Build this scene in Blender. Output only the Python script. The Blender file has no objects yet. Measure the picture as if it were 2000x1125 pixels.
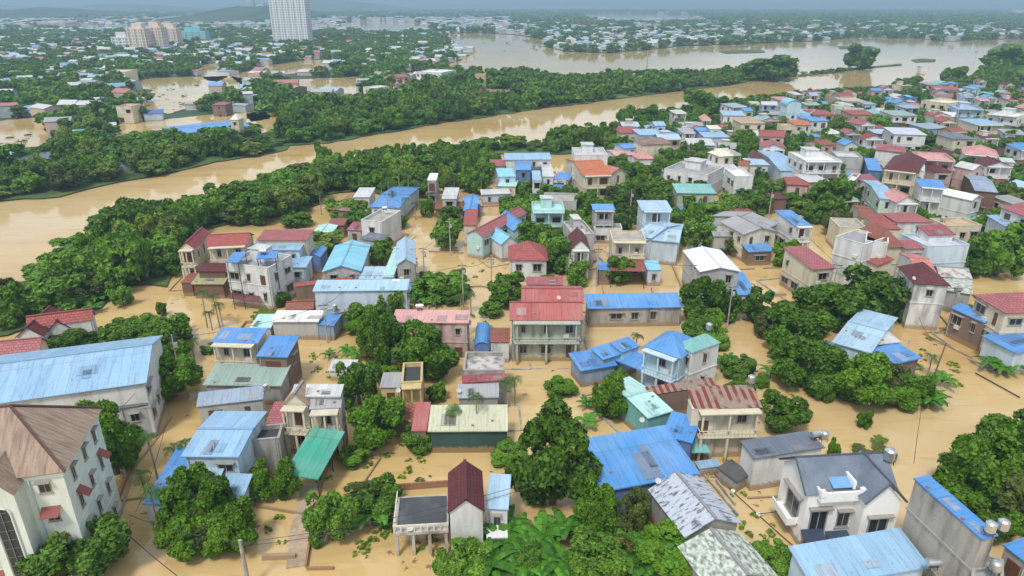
import bpy, math, random
import numpy as np
from mathutils import Vector, Matrix

# ------------------------------------------------------------------ camera, sky, sun, exposure
scene = bpy.context.scene
H = 50.0; F = 1333.33; PITCH = math.atan((562.5-8)/F)
cam_d = bpy.data.cameras.new('camera'); cam = bpy.data.objects.new('camera', cam_d)
scene.collection.objects.link(cam); scene.camera = cam
cam_d.sensor_width = 36; cam_d.lens = 24; cam_d.clip_start = 0.5; cam_d.clip_end = 40000
cam.location = (0, 0, H); cam.rotation_euler = (math.pi/2-PITCH, 0, 0)

SUN_EL, SUN_AZ = math.radians(58), math.radians(205)      # azimuth clockwise from +Y (towards the viewer's left shoulder)
w = bpy.data.worlds.new('World'); scene.world = w; w.use_nodes = True
nt = w.node_tree; N = nt.nodes; L = nt.links; N.clear()
out = N.new('ShaderNodeOutputWorld'); bg = N.new('ShaderNodeBackground'); bg.inputs[1].default_value = 0.072
sky = N.new('ShaderNodeTexSky'); sky.sky_type = 'NISHITA'; sky.sun_disc = False
sky.sun_elevation = SUN_EL; sky.sun_rotation = SUN_AZ; sky.air_density = 1.0; sky.dust_density = 3.0
hs = N.new('ShaderNodeHueSaturation'); hs.inputs['Saturation'].default_value = 0.8
tc = N.new('ShaderNodeTexCoord'); mp = N.new('ShaderNodeMapping'); mp.inputs['Scale'].default_value = (1, 1, 3)
nz = N.new('ShaderNodeTexNoise'); nz.inputs['Scale'].default_value = 2.2; nz.inputs['Detail'].default_value = 6
cr = N.new('ShaderNodeValToRGB'); cr.color_ramp.elements[0].position = .38; cr.color_ramp.elements[1].position = .66
mx = N.new('ShaderNodeMix'); mx.data_type = 'RGBA'; mx.inputs[7].default_value = (10.5, 10.8, 11.2, 1)
L.new(tc.outputs['Generated'], mp.inputs[0]); L.new(mp.outputs[0], nz.inputs[0]); L.new(nz.outputs[0], cr.inputs[0])
L.new(sky.outputs[0], hs.inputs['Color']); L.new(hs.outputs[0], mx.inputs[6]); L.new(cr.outputs[0], mx.inputs[0])
L.new(mx.outputs[2], bg.inputs[0]); L.new(bg.outputs[0], out.inputs[0])
sl = bpy.data.lights.new('sun', 'SUN'); sl.energy = 1.5; sl.angle = math.radians(10); sl.color = (1, .94, .84)
so = bpy.data.objects.new('sun', sl); scene.collection.objects.link(so)
sd = Vector((math.sin(SUN_AZ)*math.cos(SUN_EL), math.cos(SUN_AZ)*math.cos(SUN_EL), math.sin(SUN_EL)))
so.rotation_euler = sd.to_track_quat('Z', 'Y').to_euler()
vs = scene.view_settings; vs.view_transform = 'Standard'; vs.look = 'None'; vs.exposure = 0.98; vs.gamma = 1; vs.use_curve_mapping = False

# ------------------------------------------------------------------ helpers
CP, SP = math.cos(PITCH), math.sin(PITCH)
def P(px, py, z=0.0):
    """point at height z that the photograph shows at pixel (px, py) of 2000x1125"""
    X = (px-1000)/F; Y = -(py-562.5)/F
    d = (X, CP+Y*SP, -SP+Y*CP)
    t = (z-H)/d[2]
    return Vector((d[0]*t, d[1]*t, z))
def proj(x, y, z=0.0):
    dz = z-H; f = y*CP-dz*SP; u = y*SP+dz*CP
    return (1000+F*x/f, 562.5-F*u/f) if f > 1 else (-9999, 9999)
def ppm(py): return F/ math.hypot(P(1000, py).y*CP+H*SP, 0)      # pixels per metre at the water line
def inside(x, y, poly):
    c = False; j = len(poly)-1
    for i in range(len(poly)):
        xi, yi = poly[i]; xj, yj = poly[j]
        if (yi > y) != (yj > y) and x < (xj-xi)*(y-yi)/(yj-yi)+xi: c = not c
        j = i
    return c
COL = scene.collection
def link(o, parent=None):
    COL.objects.link(o)
    if parent: o.parent = parent
    return o
def tag(o, label, cat=None, group=None, kind=None):
    if label: o['label'] = label
    if cat: o['category'] = cat
    if group: o['group'] = group
    if kind: o['kind'] = kind
    return o
def empty(name, loc, rz=0): 
    o = bpy.data.objects.new(name, None); o.location = loc; o.rotation_euler = (0, 0, rz); o.empty_display_size = .5
    return link(o)

class MB:
    def __init__(s): s.v = []; s.f = []; s.uv = []; s.m = []
    def poly(s, pts, mi=0):
        pts = [Vector(p) for p in pts]; i = len(s.v); s.v += pts; s.f.append(tuple(range(i, i+len(pts)))); s.m.append(mi)
        e1 = (pts[1]-pts[0]); e1 = e1.normalized() if e1.length > 1e-6 else Vector((1, 0, 0))
        n = e1.cross(pts[2]-pts[1]); n = n.normalized() if n.length > 1e-6 else Vector((0, 0, 1)); e2 = n.cross(e1)
        s.uv += [((p-pts[0]).dot(e1)+pts[0].x, (p-pts[0]).dot(e2)) for p in pts]
    def slab(s, pts, th=.1, mi=0):
        pts = [Vector(p) for p in pts]; n = (pts[1]-pts[0]).cross(pts[2]-pts[1]).normalized()
        if n.z < 0: pts = pts[::-1]; n = -n
        lo = [p-n*th for p in pts]; s.poly(pts, mi); s.poly(lo[::-1], mi)
        for i in range(len(pts)):
            j = (i+1) % len(pts); s.poly([pts[i], lo[i], lo[j], pts[j]], mi)
    def box(s, x0, x1, y0, y1, z0, z1, mi=0, T=None):
        c = [Vector(p) for p in ((x0,y0,z0),(x1,y0,z0),(x1,y1,z0),(x0,y1,z0),(x0,y0,z1),(x1,y0,z1),(x1,y1,z1),(x0,y1,z1))]
        if T: c = [T @ p for p in c]
        for q in ((0,1,5,4),(1,2,6,5),(2,3,7,6),(3,0,4,7),(4,5,6,7),(3,2,1,0)): s.poly([c[k] for k in q], mi)
    def tube(s, pts, rads, n=6, mi=0, cap=True):
        rings = []
        for k, p in enumerate(pts):
            p = Vector(p); a = Vector(pts[max(0, k-1)]); b = Vector(pts[min(len(pts)-1, k+1)]); t = (b-a).normalized()
            x = t.orthogonal().normalized() if abs(t.z) < .9 else Vector((1, 0, 0)); y = t.cross(x).normalized(); x = y.cross(t)
            rings.append([p+(x*math.cos(2*math.pi*q/n)+y*math.sin(2*math.pi*q/n))*rads[k] for q in range(n)])
        for k in range(len(rings)-1):
            for q in range(n):
                r = (q+1) % n; s.poly([rings[k][q], rings[k][r], rings[k+1][r], rings[k+1][q]], mi)
        if cap: s.poly(rings[-1], mi); s.poly(rings[0][::-1], mi)
    def mesh(s, name, mats):
        me = bpy.data.meshes.new(name); me.from_pydata([tuple(p) for p in s.v], [], s.f)
        ul = me.uv_layers.new(name='UVMap'); ul.data.foreach_set('uv', [c for t in s.uv for c in t])
        for m in (mats if isinstance(mats, (list, tuple)) else [mats]): me.materials.append(m)
        me.polygons.foreach_set('material_index', s.m); me.update(); return me
    def build(s, name, mats, parent=None):
        return link(bpy.data.objects.new(name, s.mesh(name, mats)), parent)

# ------------------------------------------------------------------ materials
def newmat(name):
    m = bpy.data.materials.new(name); m.use_nodes = True; t = m.node_tree
    return m, t.nodes, t.links, t.nodes['Principled BSDF']
def nd(N, t, **k):
    n = N.new(t)
    for a, b in k.items(): setattr(n, a, b)
    return n
def ramp(N, L, src, p0, p1, c0, c1):
    r = N.new('ShaderNodeValToRGB'); e = r.color_ramp.elements
    e[0].position = p0; e[1].position = p1; e[0].color = (*c0, 1); e[1].color = (*c1, 1); L.new(src, r.inputs[0]); return r.outputs[0]
def mixc(N, L, fac, a, b, mode='MIX'):
    n = N.new('ShaderNodeMix'); n.data_type = 'RGBA'; n.blend_type = mode
    for k, v in ((0, fac), (6, a), (7, b)):
        if isinstance(v, (int, float)): n.inputs[k].default_value = v
        elif isinstance(v, tuple): n.inputs[k].default_value = (*v, 1)
        else: L.new(v, n.inputs[k])
    return n.outputs[2]
def noise(N, L, vec, scale, detail=4, sc=None):
    n = N.new('ShaderNodeTexNoise'); n.inputs['Scale'].default_value = scale; n.inputs['Detail'].default_value = detail
    if sc: 
        m = N.new('ShaderNodeMapping'); m.inputs['Scale'].default_value = sc; L.new(vec, m.inputs[0]); vec = m.outputs[0]
    L.new(vec, n.inputs['Vector']); return n.outputs[0]
def world_vec(N): 
    g = N.new('ShaderNodeNewGeometry'); return g.outputs['Position']
def mul(c, k): return tuple(min(.95, x*k) for x in c)
CACHE = {}
def wallmat(c, grime=.6):
    key = ('w', c, grime)
    if key in CACHE: return CACHE[key]
    m, N, L, b = newmat('painted_wall'); v = world_vec(N)
    n1 = noise(N, L, v, .9, 6, (1, 1, .18)); n2 = noise(N, L, v, .35, 3); n3 = noise(N, L, v, 3.5, 5)
    g = ramp(N, L, n1, .45, .75, (0, 0, 0), (grime,)*3)
    col = mixc(N, L, g, c, tuple(x*(.12 if grime > .9 else .33)+.02 for x in c))
    col = mixc(N, L, ramp(N, L, n2, .35, .7, (0,)*3, (.35,)*3), col, mul(c, .8))
    col = mixc(N, L, ramp(N, L, n3, .6, .8, (0,)*3, (grime*.7,)*3), col, (.14, .13, .10))
    # flood mud line: the wall itself is stained up to about 0.7 m above the water
    sp = N.new('ShaderNodeSeparateXYZ'); L.new(v, sp.inputs[0])
    ad = nd(N, 'ShaderNodeMath', operation='MULTIPLY_ADD'); L.new(n3, ad.inputs[0]); ad.inputs[1].default_value = -1.2; L.new(sp.outputs[2], ad.inputs[2])
    col = mixc(N, L, ramp(N, L, ad.outputs[0], .0, .35, (.8,)*3, (0,)*3), col, (.30, .19, .09))
    L.new(col, b.inputs['Base Color']); b.inputs['Roughness'].default_value = .85
    CACHE[key] = m; return m
def metalmat(c, age=.4, seam=1.1):
    key = ('m', c, age, seam)
    if key in CACHE: return CACHE[key]
    m, N, L, b = newmat('sheet_metal_roof'); age = min(1, age*1.7); u = N.new('ShaderNodeTexCoord').outputs['UV']
    sp = N.new('ShaderNodeSeparateXYZ'); L.new(u, sp.inputs[0])
    oi = N.new('ShaderNodeObjectInfo')
    d = nd(N, 'ShaderNodeMath', operation='DIVIDE'); L.new(sp.outputs[0], d.inputs[0]); d.inputs[1].default_value = seam
    fl = nd(N, 'ShaderNodeMath', operation='FLOOR'); L.new(d.outputs[0], fl.inputs[0])
    dy = nd(N, 'ShaderNodeMath', operation='DIVIDE'); L.new(sp.outputs[1], dy.inputs[0]); dy.inputs[1].default_value = 5.5
    fy = nd(N, 'ShaderNodeMath', operation='FLOOR'); L.new(dy.outputs[0], fy.inputs[0])
    cb = N.new('ShaderNodeCombineXYZ'); L.new(fl.outputs[0], cb.inputs[0]); L.new(fy.outputs[0], cb.inputs[1]); L.new(oi.outputs['Random'], cb.inputs[2])
    wn = N.new('ShaderNodeTexWhiteNoise'); L.new(cb.outputs[0], wn.inputs[0])
    col = mixc(N, L, wn.outputs[0], mul(c, 1.08), mul(c, .86))
    v = world_vec(N)
    n1 = noise(N, L, u, 1.0, 6, (2.2, .3, 1)); n2 = noise(N, L, v, .25, 4)
    col = mixc(N, L, ramp(N, L, n2, .35, .65, (0,)*3, (.5,)*3), col, tuple(min(.9, x*.72+.14) for x in c))
    col = mixc(N, L, ramp(N, L, n1, .52, .78, (0,)*3, (age,)*3), col, tuple(x*.35+.035 for x in c))
    n3 = noise(N, L, v, 2.5, 5); col = mixc(N, L, ramp(N, L, n3, .62, .75, (0,)*3, (age*.8,)*3), col, (.17, .10, .06))
    # dark seam lines between sheets
    fr = nd(N, 'ShaderNodeMath', operation='FRACT'); L.new(d.outputs[0], fr.inputs[0])
    lt = nd(N, 'ShaderNodeMath', operation='LESS_THAN'); L.new(fr.outputs[0], lt.inputs[0]); lt.inputs[1].default_value = .07
    fr2 = nd(N, 'ShaderNodeMath', operation='FRACT'); L.new(dy.outputs[0], fr2.inputs[0])
    lt2 = nd(N, 'ShaderNodeMath', operation='LESS_THAN'); L.new(fr2.outputs[0], lt2.inputs[0]); lt2.inputs[1].default_value = .022
    mxm = nd(N, 'ShaderNodeMath', operation='MAXIMUM'); L.new(lt.outputs[0], mxm.inputs[0]); L.new(lt2.outputs[0], mxm.inputs[1])
    mm = nd(N, 'ShaderNodeMath', operation='MULTIPLY'); L.new(mxm.outputs[0], mm.inputs[0]); mm.inputs[1].default_value = .4
    col = mixc(N, L, mm.outputs[0], col, mul(c, .45))
    wv = N.new('ShaderNodeTexWave'); wv.inputs['Scale'].default_value = 1.3; wv.inputs['Distortion'].default_value = .2; L.new(u, wv.inputs['Vector'])
    bp = N.new('ShaderNodeBump'); bp.inputs['Strength'].default_value = .35; bp.inputs['Distance'].default_value = .06; L.new(wv.outputs['Fac'], bp.inputs['Height'])
    L.new(bp.outputs[0], b.inputs['Normal'])
    L.new(col, b.inputs['Base Color']); b.inputs['Roughness'].default_value = .42; b.inputs['Specular IOR Level'].default_value = .4
    CACHE[key] = m; return m
def tilemat(c, age=.45):
    key = ('t', c, age)
    if key in CACHE: return CACHE[key]
    m, N, L, b = newmat('tile_roof'); u = N.new('ShaderNodeTexCoord').outputs['UV']; v = world_vec(N)
    br = N.new('ShaderNodeTexBrick'); br.inputs['Scale'].default_value = 1.0; br.inputs['Brick Width'].default_value = .55; br.inputs['Row Height'].default_value = .42
    br.inputs['Mortar Size'].default_value = .045; br.inputs['Color1'].default_value = (*mul(c, 1.12), 1); br.inputs['Color2'].default_value = (*mul(c, .8), 1)
    br.inputs['Mortar'].default_value = (*mul(c, .45), 1); L.new(u, br.inputs['Vector'])
    n1 = noise(N, L, v, .5, 6); n2 = noise(N, L, v, 2.2, 5)
    col = mixc(N, L, ramp(N, L, n1, .45, .72, (0,)*3, (age,)*3), br.outputs[0], tuple(x*.4+.03 for x in c))
    col = mixc(N, L, ramp(N, L, n2, .62, .76, (0,)*3, (age,)*3), col, tuple(min(.9, x*.9+.10) for x in c))
    bp = N.new('ShaderNodeBump'); bp.inputs['Strength'].default_value = .5; bp.inputs['Distance'].default_value = .05; L.new(br.outputs['Fac'], bp.inputs['Height']); bp.invert = True
    L.new(bp.outputs[0], b.inputs['Normal'])
    L.new(col, b.inputs['Base Color']); b.inputs['Roughness'].default_value = .7
    CACHE[key] = m; return m
def mottled(c1, c2, scale, p0, p1, stretch=(1, 1, 1), uv=True, rough=.85, nm='weathered'):
    key = ('x', c1, c2, scale, stretch)
    if key in CACHE: return CACHE[key]
    m, N, L, b = newmat(nm); u = N.new('ShaderNodeTexCoord').outputs['UV'] if uv else world_vec(N)
    n1 = noise(N, L, u, scale, 5, stretch); n2 = noise(N, L, u, scale*4, 4)
    col = mixc(N, L, ramp(N, L, n1, p0, p1, (0,)*3, (1,)*3), c1, c2)
    col = mixc(N, L, ramp(N, L, n2, .5, .75, (0,)*3, (.5,)*3), col, mul(c1, .55))
    L.new(col, b.inputs['Base Color']); b.inputs['Roughness'].default_value = rough
    CACHE[key] = m; return m
def plain(c, rough=.6, name='paint', metal=0):
    key = ('p', c, rough, metal)
    if key in CACHE: return CACHE[key]
    m, N, L, b = newmat(name); n = noise(N, L, world_vec(N), 1.5, 4)
    L.new(mixc(N, L, ramp(N, L, n, .4, .75, (0,)*3, (.5,)*3), c, mul(c, .65)), b.inputs['Base Color'])
    b.inputs['Roughness'].default_value = rough; b.inputs['Metallic'].default_value = metal
    CACHE[key] = m; return m
def stripes():
    m, N, L, b = newmat('rusted_stripe_roof'); u = N.new('ShaderNodeTexCoord').outputs['UV']
    sp = N.new('ShaderNodeSeparateXYZ'); L.new(u, sp.inputs[0])
    d = nd(N, 'ShaderNodeMath', operation='MULTIPLY'); L.new(sp.outputs[0], d.inputs[0]); d.inputs[1].default_value = 1.1
    fr = nd(N, 'ShaderNodeMath', operation='FRACT'); L.new(d.outputs[0], fr.inputs[0])
    n0 = noise(N, L, u, .35, 5); 
    lt = nd(N, 'ShaderNodeMath', operation='GREATER_THAN'); L.new(fr.outputs[0], lt.inputs[0]); lt.inputs[1].default_value = .5
    g = ramp(N, L, n0, .42, .5, (0,)*3, (1,)*3)
    f2 = nd(N, 'ShaderNodeMath', operation='MULTIPLY'); L.new(lt.outputs[0], f2.inputs[0]); L.new(g, f2.inputs[1])
    n1 = noise(N, L, u, 1.6, 6)
    base = mixc(N, L, n1, (.33, .27, .23), (.14, .095, .075))
    col = mixc(N, L, f2.outputs[0], base, (.17, .03, .02)); L.new(col, b.inputs['Base Color']); b.inputs['Roughness'].default_value = .8
    return m
def foliage(name, dark, light, trans=.18):
    m, N, L, b = newmat(name); g = N.new('ShaderNodeNewGeometry'); oi = N.new('ShaderNodeObjectInfo')
    n = noise(N, L, g.outputs['Position'], .45, 3)
    a = nd(N, 'ShaderNodeMath', operation='MULTIPLY_ADD'); L.new(g.outputs['Random Per Island'], a.inputs[0]); a.inputs[1].default_value = .45
    s = nd(N, 'ShaderNodeMath', operation='MULTIPLY_ADD'); L.new(oi.outputs['Random'], s.inputs[0]); s.inputs[1].default_value = .55; s.inputs[2].default_value = -.18
    s2 = nd(N, 'ShaderNodeMath', operation='ADD'); L.new(s.outputs[0], s2.inputs[0]); L.new(n, s2.inputs[1])
    s3 = nd(N, 'ShaderNodeMath', operation='MULTIPLY'); L.new(s2.outputs[0], s3.inputs[0]); s3.inputs[1].default_value = .72
    L.new(s3.outputs[0], a.inputs[2])
    col = ramp(N, L, a.outputs[0], .1, .95, dark, light)
    L.new(col, b.inputs['Base Color']); b.inputs['Roughness'].default_value = .6; b.inputs['Specular IOR Level'].default_value = .35
    tr = N.new('ShaderNodeBsdfTranslucent'); L.new(col, tr.inputs[0]); ms = N.new('ShaderNodeMixShader'); ms.inputs[0].default_value = trans
    o = N['Material Output']; L.new(b.outputs[0], ms.inputs[1]); L.new(tr.outputs[0], ms.inputs[2]); L.new(ms.outputs[0], o.inputs[0])
    return m
LEAF = foliage('broadleaf_foliage', (.003, .016, .002), (.12, .27, .009))
LEAF2 = foliage('yellow_green_foliage', (.03, .07, .006), (.20, .30, .03))
LEAF3 = foliage('light_green_foliage', (.010, .045, .004), (.16, .33, .025))
LEAF4 = foliage('olive_foliage', (.010, .020, .004), (.11, .15, .025))
BANANA = foliage('banana_foliage', (.012, .07, .006), (.10, .30, .02), .3)
PALM = foliage('palm_foliage', (.006, .030, .006), (.06, .16, .02))
BARK = plain((.13, .10, .07), .9, 'bark'); PBARK = plain((.30, .27, .22), .9, 'palm_bark')

WC = dict(sky=(.48,.62,.72), aqua=(.40,.58,.56), brick=(.20,.14,.11), deep=(.12,.20,.40), pink=(.56,.40,.37), white=(.64,.65,.64), cream=(.60,.55,.42), green=(.03,.08,.07), sage=(.40,.44,.36), light=(.42,.54,.66), pale=(.50,.60,.68), mint=(.50,.60,.53), lgrey=(.42,.43,.43), yellow=(.56,.44,.20))
C = dict(bright=(.06,.24,.58), blue=(.07,.27,.62), deep=(.015,.08,.42), light=(.24,.42,.62), pale=(.33,.50,.66), sky=(.20,.52,.70),
  teal=(.16,.42,.40), green=(.04,.30,.22), dkgreen=(.03,.12,.10), sage=(.25,.36,.32), olive=(.30,.30,.13),
  red=(.36,.085,.075), brick=(.28,.095,.065), maroon=(.11,.018,.022), crimson=(.27,.045,.06), rose=(.36,.115,.125), pink=(.60,.30,.29), salmon=(.60,.22,.18), orange=(.55,.17,.08), tan=(.50,.36,.24),
  grey=(.30,.31,.33), lgrey=(.50,.52,.53), white=(.74,.76,.76), slate=(.10,.13,.18), dark=(.045,.05,.055), bluegrey=(.25,.33,.44), brown=(.16,.09,.06), cream=(.70,.66,.50), yellow=(.62,.46,.16), mint=(.55,.70,.60), aqua=(.40,.66,.66), lavender=(.52,.55,.68), concrete=(.36,.35,.32), lemon=(.50,.52,.36))
STR = stripes()
def roofmat(k):
    if k == 'stripe': return STR
    if k == 'asb': return mottled((.40,.45,.53), (.10,.11,.13), 1.0, .52, .62, (2.8, .9, 1), nm='asbestos_sheet_roof')
    if k == 'moss': return mottled((.48,.54,.50), (.14,.17,.12), 1.4, .42, .62, (1.2, 1.8, 1), nm='mossy_sheet_roof')
    if k == 'rough': return mottled((.46,.45,.43), (.16,.15,.14), .8, .45, .62, nm='ruined_concrete_roof')
    if k == 'btile': return mottled((.34,.25,.19), (.17,.12,.09), 1.2, .4, .7, (3, .35, 1), nm='weathered_brown_roof')
    if k[0] == '#': return tilemat(C[k[1:]])
    if k[0] == '=': return mottled(mul(C[k[1:]], 1), tuple(x*.55+.02 for x in C[k[1:]]), .35, .42, .7, nm='flat_concrete_roof')
    return metalmat(C[k])
GLASS, gN, gL, gb = newmat('window_glass'); gb.inputs['Base Color'].default_value = (.025, .03, .035, 1); gb.inputs['Roughness'].default_value = .12
FRAME = plain((.30, .28, .25), .6, 'window_frame'); WOOD = plain((.12, .05, .025), .6, 'wood_door'); STEEL = plain((.62, .64, .66), .28, 'stainless_steel', .85); DARK = plain((.04, .04, .045), .7, 'dark_metal'); CONC = mottled((.42,.40,.36), (.2,.19,.16), .6, .4, .7, uv=False, nm='concrete')
WHITE = plain((.76, .77, .76), .5, 'white_paint')

# ------------------------------------------------------------------ shared window / balcony meshes
def window_meshes():
    f = MB()
    for a in ((-.5, -.42, -.5, .5), (.42, .5, -.5, .5), (-.42, .42, .42, .5), (-.42, .42, -.5, -.42), (-.03, .03, -.42, .42)): f.box(a[0], a[1], -.06, .02, a[2], a[3])
    f.box(-.58, .58, -.14, .02, -.56, -.5); f.box(-.64, .64, -.5, .02, .56, .62)
    p = MB(); p.box(-.42, .42, -.025, .0, -.42, .42)
    s = MB(); s.box(-.5, .5, -.04, .02, -.5, .5, 1); s.box(-.42, .42, -.05, -.041, -.42, .42, 0); s.box(-.64, .64, -.5, .02, .56, .62, 1)
    return f.mesh('window', FRAME), p.mesh('pane', GLASS), s.mesh('window', [GLASS, FRAME])
WF, WP, WS = window_meshes()
def add_window(root, x, z, wd, ht, y, rz, near, name='window'):
    """x along the wall, y distance of wall plane from centre, rz wall direction"""
    o = bpy.data.objects.new(name, WF if near else WS)
    R = Matrix.Rotation(rz, 3, 'Z'); o.location = R @ Vector((x, -y, z)); o.rotation_euler = (0, 0, rz); o.scale = (wd, 1, ht)
    link(o, root)
    if near: link(bpy.data.objects.new('pane', WP), o)
    return o

LAND = []       # landmarks (x, y, label, radius)
FOOT = []       # footprints for keeping plants out
def rect(a, b, c, z, roof, rise):
    zc = z+rise if roof in ('s',) else z
    A = P(a[0], a[1], z); B = P(b[0], b[1], z)
    if roof == 'gu': Cc = P(c[0], c[1], z+rise)
    else: Cc = P(c[0], c[1], zc)
    u = (B-A); u.z = 0; Lw = u.length; u.normalize(); n = Vector((-u.y, u.x, 0)); d = (Cc-A).dot(n)
    if d < 0: A, B = B, A; u = -u; n = -n; d = -d
    if roof == 'gu': d *= 2
    if (a[1]+b[1])/2 < 330: d = min(d, Lw*1.05+1.5)
    cen = (A+B)/2+n*d/2
    return Vector((cen.x, cen.y, 0)), math.atan2(u.y, u.x), Lw, max(d, 1.2)

def house(name, a, b, c, z, roof, rise, rc, wc, opt, label, cat=None, group=None, geo=None):
    C_ = dict(C, **WC)
    near = a != 0 and (a[1]+b[1])/2 > 430
    cen, rz, W, D = geo if geo else rect(a, b, c, z, roof, rise)
    root = empty(name, cen, rz); tag(root, label, cat or name.replace('_', ' '), group)
    hx, hy = W/2, D/2; rnd = random.Random(int(cen.x*13+cen.y*7)); ov = 0.0 if roof == 'f' else min(.35, W*.06, D*.08)
    if 'o' in opt: ov = .05
    LAND.append((cen.x, cen.y, label, max(W, D)/2)); FOOT.append((cen.x, cen.y, rz, hx, hy, z))
    rm = roofmat(rc)
    r = MB(); th = .12
    def hgt(x, y):
        if roof == 's': return z+rise*(y+hy)/D
        if roof == 'gu': return z+rise*(1-abs(y)/hy)
        if roof == 'gv': return z+rise*(1-abs(x)/hx)
        if roof == 'h':
            if W >= D: k = min(1-abs(y)/hy, (hx-abs(x))/(hy*.95))
            else: k = min(1-abs(x)/hx, (hy-abs(y))/(hx*.95))
            return z+rise*max(0, min(1, k))
        if roof == 'b': return z+rise*math.sqrt(max(0, 1-(x/hx)**2))
        if roof == 'bu': return z+rise*math.sqrt(max(0, 1-(y/hy)**2))
        return z
    if roof == 's': r.slab([(-hx,-hy,z),(hx,-hy,z),(hx,hy,z+rise),(-hx,hy,z+rise)], th)
    elif roof == 'gu':
        r.slab([(-hx,-hy,z),(hx,-hy,z),(hx,0,z+rise),(-hx,0,z+rise)], th); r.slab([(hx,hy,z),(-hx,hy,z),(-hx,0,z+rise),(hx,0,z+rise)], th)
    elif roof == 'gv':
        r.slab([(-hx,hy,z),(-hx,-hy,z),(0,-hy,z+rise),(0,hy,z+rise)], th); r.slab([(hx,-hy,z),(hx,hy,z),(0,hy,z+rise),(0,-hy,z+rise)], th)
    elif roof == 'h':
        if W >= D: e = min(hy*.95, hx*.98); R0, R1 = (-hx+e,0,z+rise), (hx-e,0,z+rise); fs = [[(-hx,-hy,z),(hx,-hy,z),R1,R0],[(hx,hy,z),(-hx,hy,z),R0,R1],[(-hx,hy,z),(-hx,-hy,z),R0],[(hx,-hy,z),(hx,hy,z),R1]]
        else: e = min(hx*.95, hy*.98); R0, R1 = (0,-hy+e,z+rise), (0,hy-e,z+rise); fs = [[(-hx,hy,z),(-hx,-hy,z),R0,R1],[(hx,-hy,z),(hx,hy,z),R1,R0],[(-hx,-hy,z),(hx,-hy,z),R0],[(hx,hy,z),(-hx,hy,z),R1]]
        for q in fs: r.slab(q, th)
    elif roof in ('b', 'bu'):
        K = 10
        for k in range(K):
            t0, t1 = math.pi*k/K, math.pi*(k+1)/K
            if roof == 'b': r.slab([(-hx*math.cos(t0),hy,z+rise*math.sin(t0)),(-hx*math.cos(t0),-hy,z+rise*math.sin(t0)),(-hx*math.cos(t1),-hy,z+rise*math.sin(t1)),(-hx*math.cos(t1),hy,z+rise*math.sin(t1))], .08)
            else: r.slab([(-hx,-hy*math.cos(t0),z+rise*math.sin(t0)),(hx,-hy*math.cos(t0),z+rise*math.sin(t0)),(hx,-hy*math.cos(t1),z+rise*math.sin(t1)),(-hx,-hy*math.cos(t1),z+rise*math.sin(t1))], .08)
    else:  # flat deck behind a parapet
        pt = .18; r.box(-hx+pt, hx-pt, -hy+pt, hy-pt, z-.65, z-.5)
        cp = MB()
        cp.box(-hx-.05, hx+.05, -hy-.05, -hy+pt+.04, z, z+.1); cp.box(-hx-.05, hx+.05, hy-pt-.04, hy+.05, z, z+.1)
        cp.box(-hx-.05, -hx+pt+.04, -hy+pt+.04, hy-pt-.04, z, z+.1); cp.box(hx-pt-.04, hx+.05, -hy+pt+.04, hy-pt-.04, z, z+.1)
    r.build('roof', rm, root)
    gx, gy = hx-ov, hy-ov; lift = -.14
    if 'o' in opt:      # open canopy on posts
        for sx in (-1, 1):
            for sy in (-1, 1):
                pm = MB(); x, y = sx*(hx-.2), sy*(hy-.2); pm.tube([(x, y, -1), (x, y, hgt(x, y)-.14)], [.07, .07], 6); pm.build('post', DARK, root)
        return root
    wl = MB(); K = 8
    def side(p, q):
        if roof == 'f':
            wl.poly([(p[0],p[1],-1),(q[0],q[1],-1),(q[0],q[1],z),(p[0],p[1],z)]); return
        n = K if roof in ('b', 'bu', 'h', 'gu', 'gv') else 1
        top = [(p[0]+(q[0]-p[0])*k/n, p[1]+(q[1]-p[1])*k/n) for k in range(n+1)]
        tp = [(x, y, (z if roof == 'h' else hgt(x, y))+lift) for x, y in top]
        wl.poly([(p[0],p[1],-1),(q[0],q[1],-1)]+tp[::-1])
    side((-gx,-gy),(gx,-gy)); side((gx,-gy),(gx,gy)); side((gx,gy),(-gx,gy)); side((-gx,gy),(-gx,-gy))
    if roof == 'f':
        for p, q in (((-hx+.18,-hy+.18),(hx-.18,-hy+.18)),((hx-.18,-hy+.18),(hx-.18,hy-.18)),((hx-.18,hy-.18),(-hx+.18,hy-.18)),((-hx+.18,hy-.18),(-hx+.18,-hy+.18))):
            wl.poly([(q[0],q[1],z-.6),(p[0],p[1],z-.6),(p[0],p[1],z),(q[0],q[1],z)])
    wo = wl.build('wall', wallmat(C_[wc], .95 if 'g' in opt else .6), root)
    if roof == 'f': cp.build('parapet_cap', wallmat(mul(C_[wc], .9), .5), root)
    if roof in ('gu', 'gv') and rc[0] in '#bs' or near and roof in ('gu', 'gv'):
        rb = MB()
        if roof == 'gu': rb.box(-hx-.03, hx+.03, -.16, .16, z+rise-.03, z+rise+.07)
        else: rb.box(-.16, .16, -hy-.03, hy+.03, z+rise-.03, z+rise+.07)
        rb.build('ridge_cap', plain(mul(C.get(rc.strip('#='), C['grey']), .75), .6), root)
    if z > 5.8:      # floor band
        for kz in ([z-3.4] if z < 9 else [z-3.4, z-6.8]):
            bm_ = MB(); bm_.box(-gx-.08, gx+.08, -gy-.1, gy+.08, kz-.1, kz+.1)
            bm_.build('floor_band', wallmat(mul(C_[wc], .92), .5), root)
    # windows
    wins = [s for s in opt if s in 'FLRA']
    sides = []
    if 'F' in wins or 'A' in wins: sides.append((2*gx, gy, 0))
    if 'L' in wins or 'A' in wins: sides.append((2*gy, gx, -math.pi/2))
    if 'R' in wins or 'A' in wins: sides.append((2*gy, gx, math.pi/2))
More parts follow.
